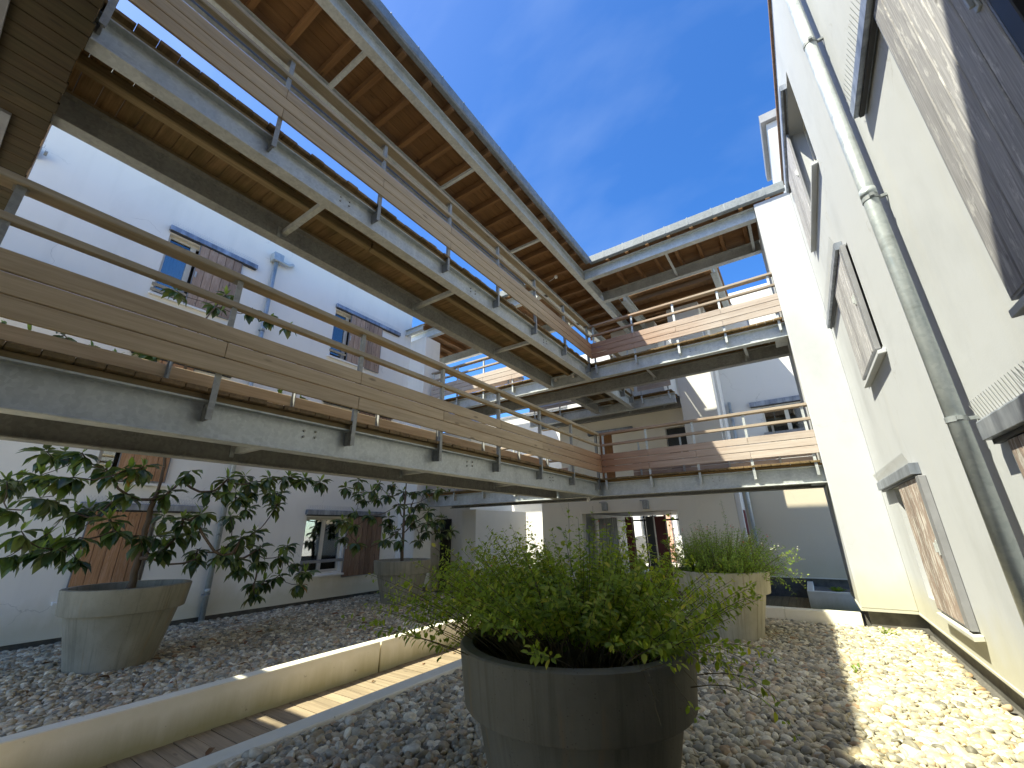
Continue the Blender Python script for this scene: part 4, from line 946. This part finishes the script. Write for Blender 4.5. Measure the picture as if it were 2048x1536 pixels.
def shrub(c, z, label, seed, nst, rx, hgt, lw, mat, leafn, spread, lean=(0,0), flowers=(), tall=3, droop=.28, clear=0, extra=(), group='flowering shrubs in concrete pots'):
    r = random.Random(seed); V = Vector
    root = thing('flowering_shrub', label, 'shrub', (c[0],c[1],z), group)
    st = MB(); O, D, N, L, Wd = [], [], [], [], []; tops = []
    def stem(p0, p1, p2, nl, r0, lsc, leafstart=.30):
        n = 9; pts = []
        for k in range(n+1):
            t = k/n; pts.append(p0*(1-t)**2 + p1*2*t*(1-t) + p2*t*t)
        st.tube(pts, [r0*(1-.75*k/n) for k in range(n+1)], 4, False)
        tops.append(pts[-1])
        for i in range(nl):
            t = leafstart + (1-leafstart)*((i//2+.3)/(nl/2)) ; t = min(.995, t*r.uniform(.97,1.03))
            p = p0*(1-t)**2 + p1*2*t*(1-t) + p2*t*t; tg = ((p1-p0)*(1-t)+(p2-p1)*t).normalized()
            a = (i//2)*1.57 + (i % 2)*3.14 + r.uniform(-.5,.5)
            s1 = tg.cross(V((.3,.2,1))).normalized(); s2 = tg.cross(s1)
            sd = s1*math.cos(a)+s2*math.sin(a)
            if clear and p.z < z+clear+max(0, min(.20, (c[1]-.05-p.y)*.42)) and math.hypot(p.x-c[0], p.y-c[1]) < .78: continue
            d = sd*r.uniform(.7,1.1) + tg*r.uniform(.2,.7) + V((0,0,r.uniform(-.55,.1)))
            up = tg*.6 + V((r.uniform(-.4,.4),r.uniform(-.4,.4),.9))
            ln = lw*lsc*r.uniform(.55,1.25)*(1.0 if t < .8 else .75)
            O.append((p+d.normalized()*.008)[:]); D.append(d[:]); N.append(up[:]); L.append(ln); Wd.append(ln*r.uniform(.5,.66))
            if r.random() < .30:
                q = p + d.normalized()*ln*1.0
                for kk in range(3):
                    dd = d + V((r.uniform(-.8,.8),r.uniform(-.8,.8),r.uniform(-.5,.6)))
                    O.append((p+dd.normalized()*ln*.5)[:]); D.append(dd[:]); N.append((r.uniform(-.5,.5),r.uniform(-.5,.5),1)); L.append(ln*.6); Wd.append(ln*.34)
    for i in range(nst):
        a = r.uniform(0,6.283); q = math.sqrt(r.random()); p0 = V((c[0]+math.cos(a)*q*rx*.8, c[1]+math.sin(a)*q*rx*.8+(.08 if clear else 0), z-.01))
        a2 = a + r.uniform(-.6,.6); ext = spread*(.25+.75*q)*r.uniform(.5,1.1)
        h = hgt*(1.02-.45*q*q)*r.uniform(.62,1.08)
        if clear and math.cos(a2) > 0: ext *= 1-.14*math.cos(a2)
        top = V((c[0]+math.cos(a2)*ext+lean[0]*q, c[1]+math.sin(a2)*ext+lean[1]*q, z+h))
        mid = p0.lerp(top, .45) + V((0,0,h*.30*q)) 
        if r.random() < (droop*1.6 if abs(math.cos(a2)) > .75 else 0 if math.sin(a2) < 0 else droop)*q: top.z = z + h*r.uniform(.05,.4); mid.z = z+h*.8
        stem(p0, mid, top, leafn, .0034, 1.0, r.uniform(.18,.42))
    for (p0, p1, p2, nl) in extra: stem(V(p0), V(p1), V(p2), nl, .0035, 1.15, .45)
    s_ = st.build('stems', M_STEM, root)
    leafobj('foliage', mat, root, *leaves(O, D, N, L, Wd, 1.1))
    # flowers: a few petals on the tips
    tops2 = sorted(tops, key=lambda p: -p.z)
    for (cnt, fm, frac, size) in flowers:
        pool = tops2[:max(cnt, int(len(tops2)*frac))]
        for p in r.sample(pool, cnt):
            FO, FD, FN = [], [], []
            for k in range(r.randint(3,6)):
                a = r.uniform(0,6.28); FO.append((p+V((r.uniform(-.02,.02),r.uniform(-.02,.02),r.uniform(-.01,.045))))[:]); FD.append((math.cos(a),math.sin(a),r.uniform(-.5,.6))); FN.append((r.uniform(-1,1),r.uniform(-1,1),1))
            leafobj('flower', fm, root, *leaves(FO, FD, FN, [size*r.uniform(.7,1.2)]*len(FO), [size*.7]*len(FO)))
    return root
c = POTS[0]; zs2 = ZP+.71
shrub(c, zs2, 'airy leafy green shrub spilling over the rim of the nearest dark pot', 21, 470, .50, .84, .045, M_SAL, 42, 1.34, lean=(-.14,.20), droop=.14, clear=.17, flowers=((5,M_FW,.4,.016),(4,M_FR2,.4,.014)),
      extra=[((c[0]+.45,c[1]-.1,zs2),(c[0]+.95,c[1]-.05,-.55),(c[0]+1.05,c[1]+.25,-.98),12), ((c[0]+.4,c[1]+.1,zs2),(c[0]+.9,c[1]+.2,-.6),(c[0]+1.0,c[1]+.3,-.86),12),
             ((c[0]-.45,c[1]-.05,zs2),(c[0]-.95,c[1]-.1,-.42),(c[0]-1.15,c[1]-.2,-.70),10), ((c[0]-.4,c[1],zs2),(c[0]-.85,c[1],-.4),(c[0]-1.05,c[1]-.1,-.58),12)]
            + [((c[0]+dx,c[1]+dy,zs2),(c[0]+dx*1.2,c[1]+dy*1.2,-.25),(c[0]+dx*1.3,c[1]+dy*1.4,h),22) for dx,dy,h in ((-.15,.3,.20),(.05,.2,.16),(-.5,.4,.10),(.4,.4,.12),(.25,-.1,.06))])
c3 = POTS[3]
shrub(c3, zs2, 'bright fine leaved bush with white and pink flowers in the rust streaked pot', 33, 450, .55, .88, .036, M_SAL2, 32, 1.06, lean=(.12,-.05),
      flowers=((26,M_FW,.85,.024),(12,M_FR2,.6,.022)),
      extra=[((c3[0]+.2,c3[1]-.1,zs2),(c3[0]+.25,c3[1]-.1,-.2),(c3[0]+.22,c3[1]-.1,.42),40), ((c3[0]+.5,c3[1]-.1,zs2),(c3[0]+.9,c3[1]-.1,-.4),(c3[0]+1.1,c3[1]-.15,-.42),30),
             ((c3[0]+.5,c3[1]-.2,zs2),(c3[0]+.8,c3[1]-.2,-.5),(c3[0]+.95,c3[1]-.3,-.9),26)])

r = random.Random(77); O, D, N, L, Wd = [], [], [], [], []
for i in range(95):
    x, y = (r.uniform(-9.7,-5.3), r.uniform(.8,8.8)) if r.random() < .82 else (r.uniform(-4.85,-3.85), r.uniform(1,8.5))
    z = ZL+.05 if x < -5.1 else ZD+.006
    a = r.uniform(0,6.28); O.append((x,y,z)); D.append((math.cos(a),math.sin(a),r.uniform(-.1,.25))); N.append((r.uniform(-.4,.4),r.uniform(-.4,.4),1)); ln = r.uniform(.05,.15); L.append(ln); Wd.append(ln*.42)
lo = leafobj('leaf_litter', leafmat('dead_leaf', [(0,(.10,.055,.025)), (.6,(.20,.11,.05)), (1,(.26,.07,.04))], None, .1, .7, .2), None, *leaves(O, D, N, L, Wd, 1.6))
tag(lo, 'dry brown leaves scattered on the left gravel and boardwalk', 'leaves', None, 'stuff')

# weeds among the pebbles and in the trough
def weed(p, label, seed, n=26, s=.05):
    r = random.Random(seed); O, D, N, L, Wd = [], [], [], [], []
    for i in range(n):
        a = r.uniform(0,6.28); q = r.uniform(0,.10); O.append((p[0]+math.cos(a)*q,p[1]+math.sin(a)*q,p[2]+r.uniform(0,.05))); D.append((math.cos(a),math.sin(a),r.uniform(.1,1.2))); N.append((0,0,1)); ln = s*r.uniform(.5,1.2); L.append(ln); Wd.append(ln*.5)
    t = thing('weed', label, 'weed', p, 'weeds growing through the pebbles'); leafobj('leaves', M_WEED, t, *leaves(O, D, N, L, Wd))
weed((.62,8.45,ZR+.02), 'small weed in the sunlit pebbles by the white pier', 1, 30, .07); weed((.10,6.2,ZR+.02), 'small weed on the shadow edge of the pebbles', 2, 24)
weed((-.40,2.9,ZR+.02), 'small weed in shaded pebbles to the right of the nearest pot', 3, 26); weed((-.35,2.2,ZR+.02), 'low weed at the foot of the nearest pot', 4, 22)
weed((.25,12.6,-1.40), 'green weed growing in the trough planter', 5, 50, .12)
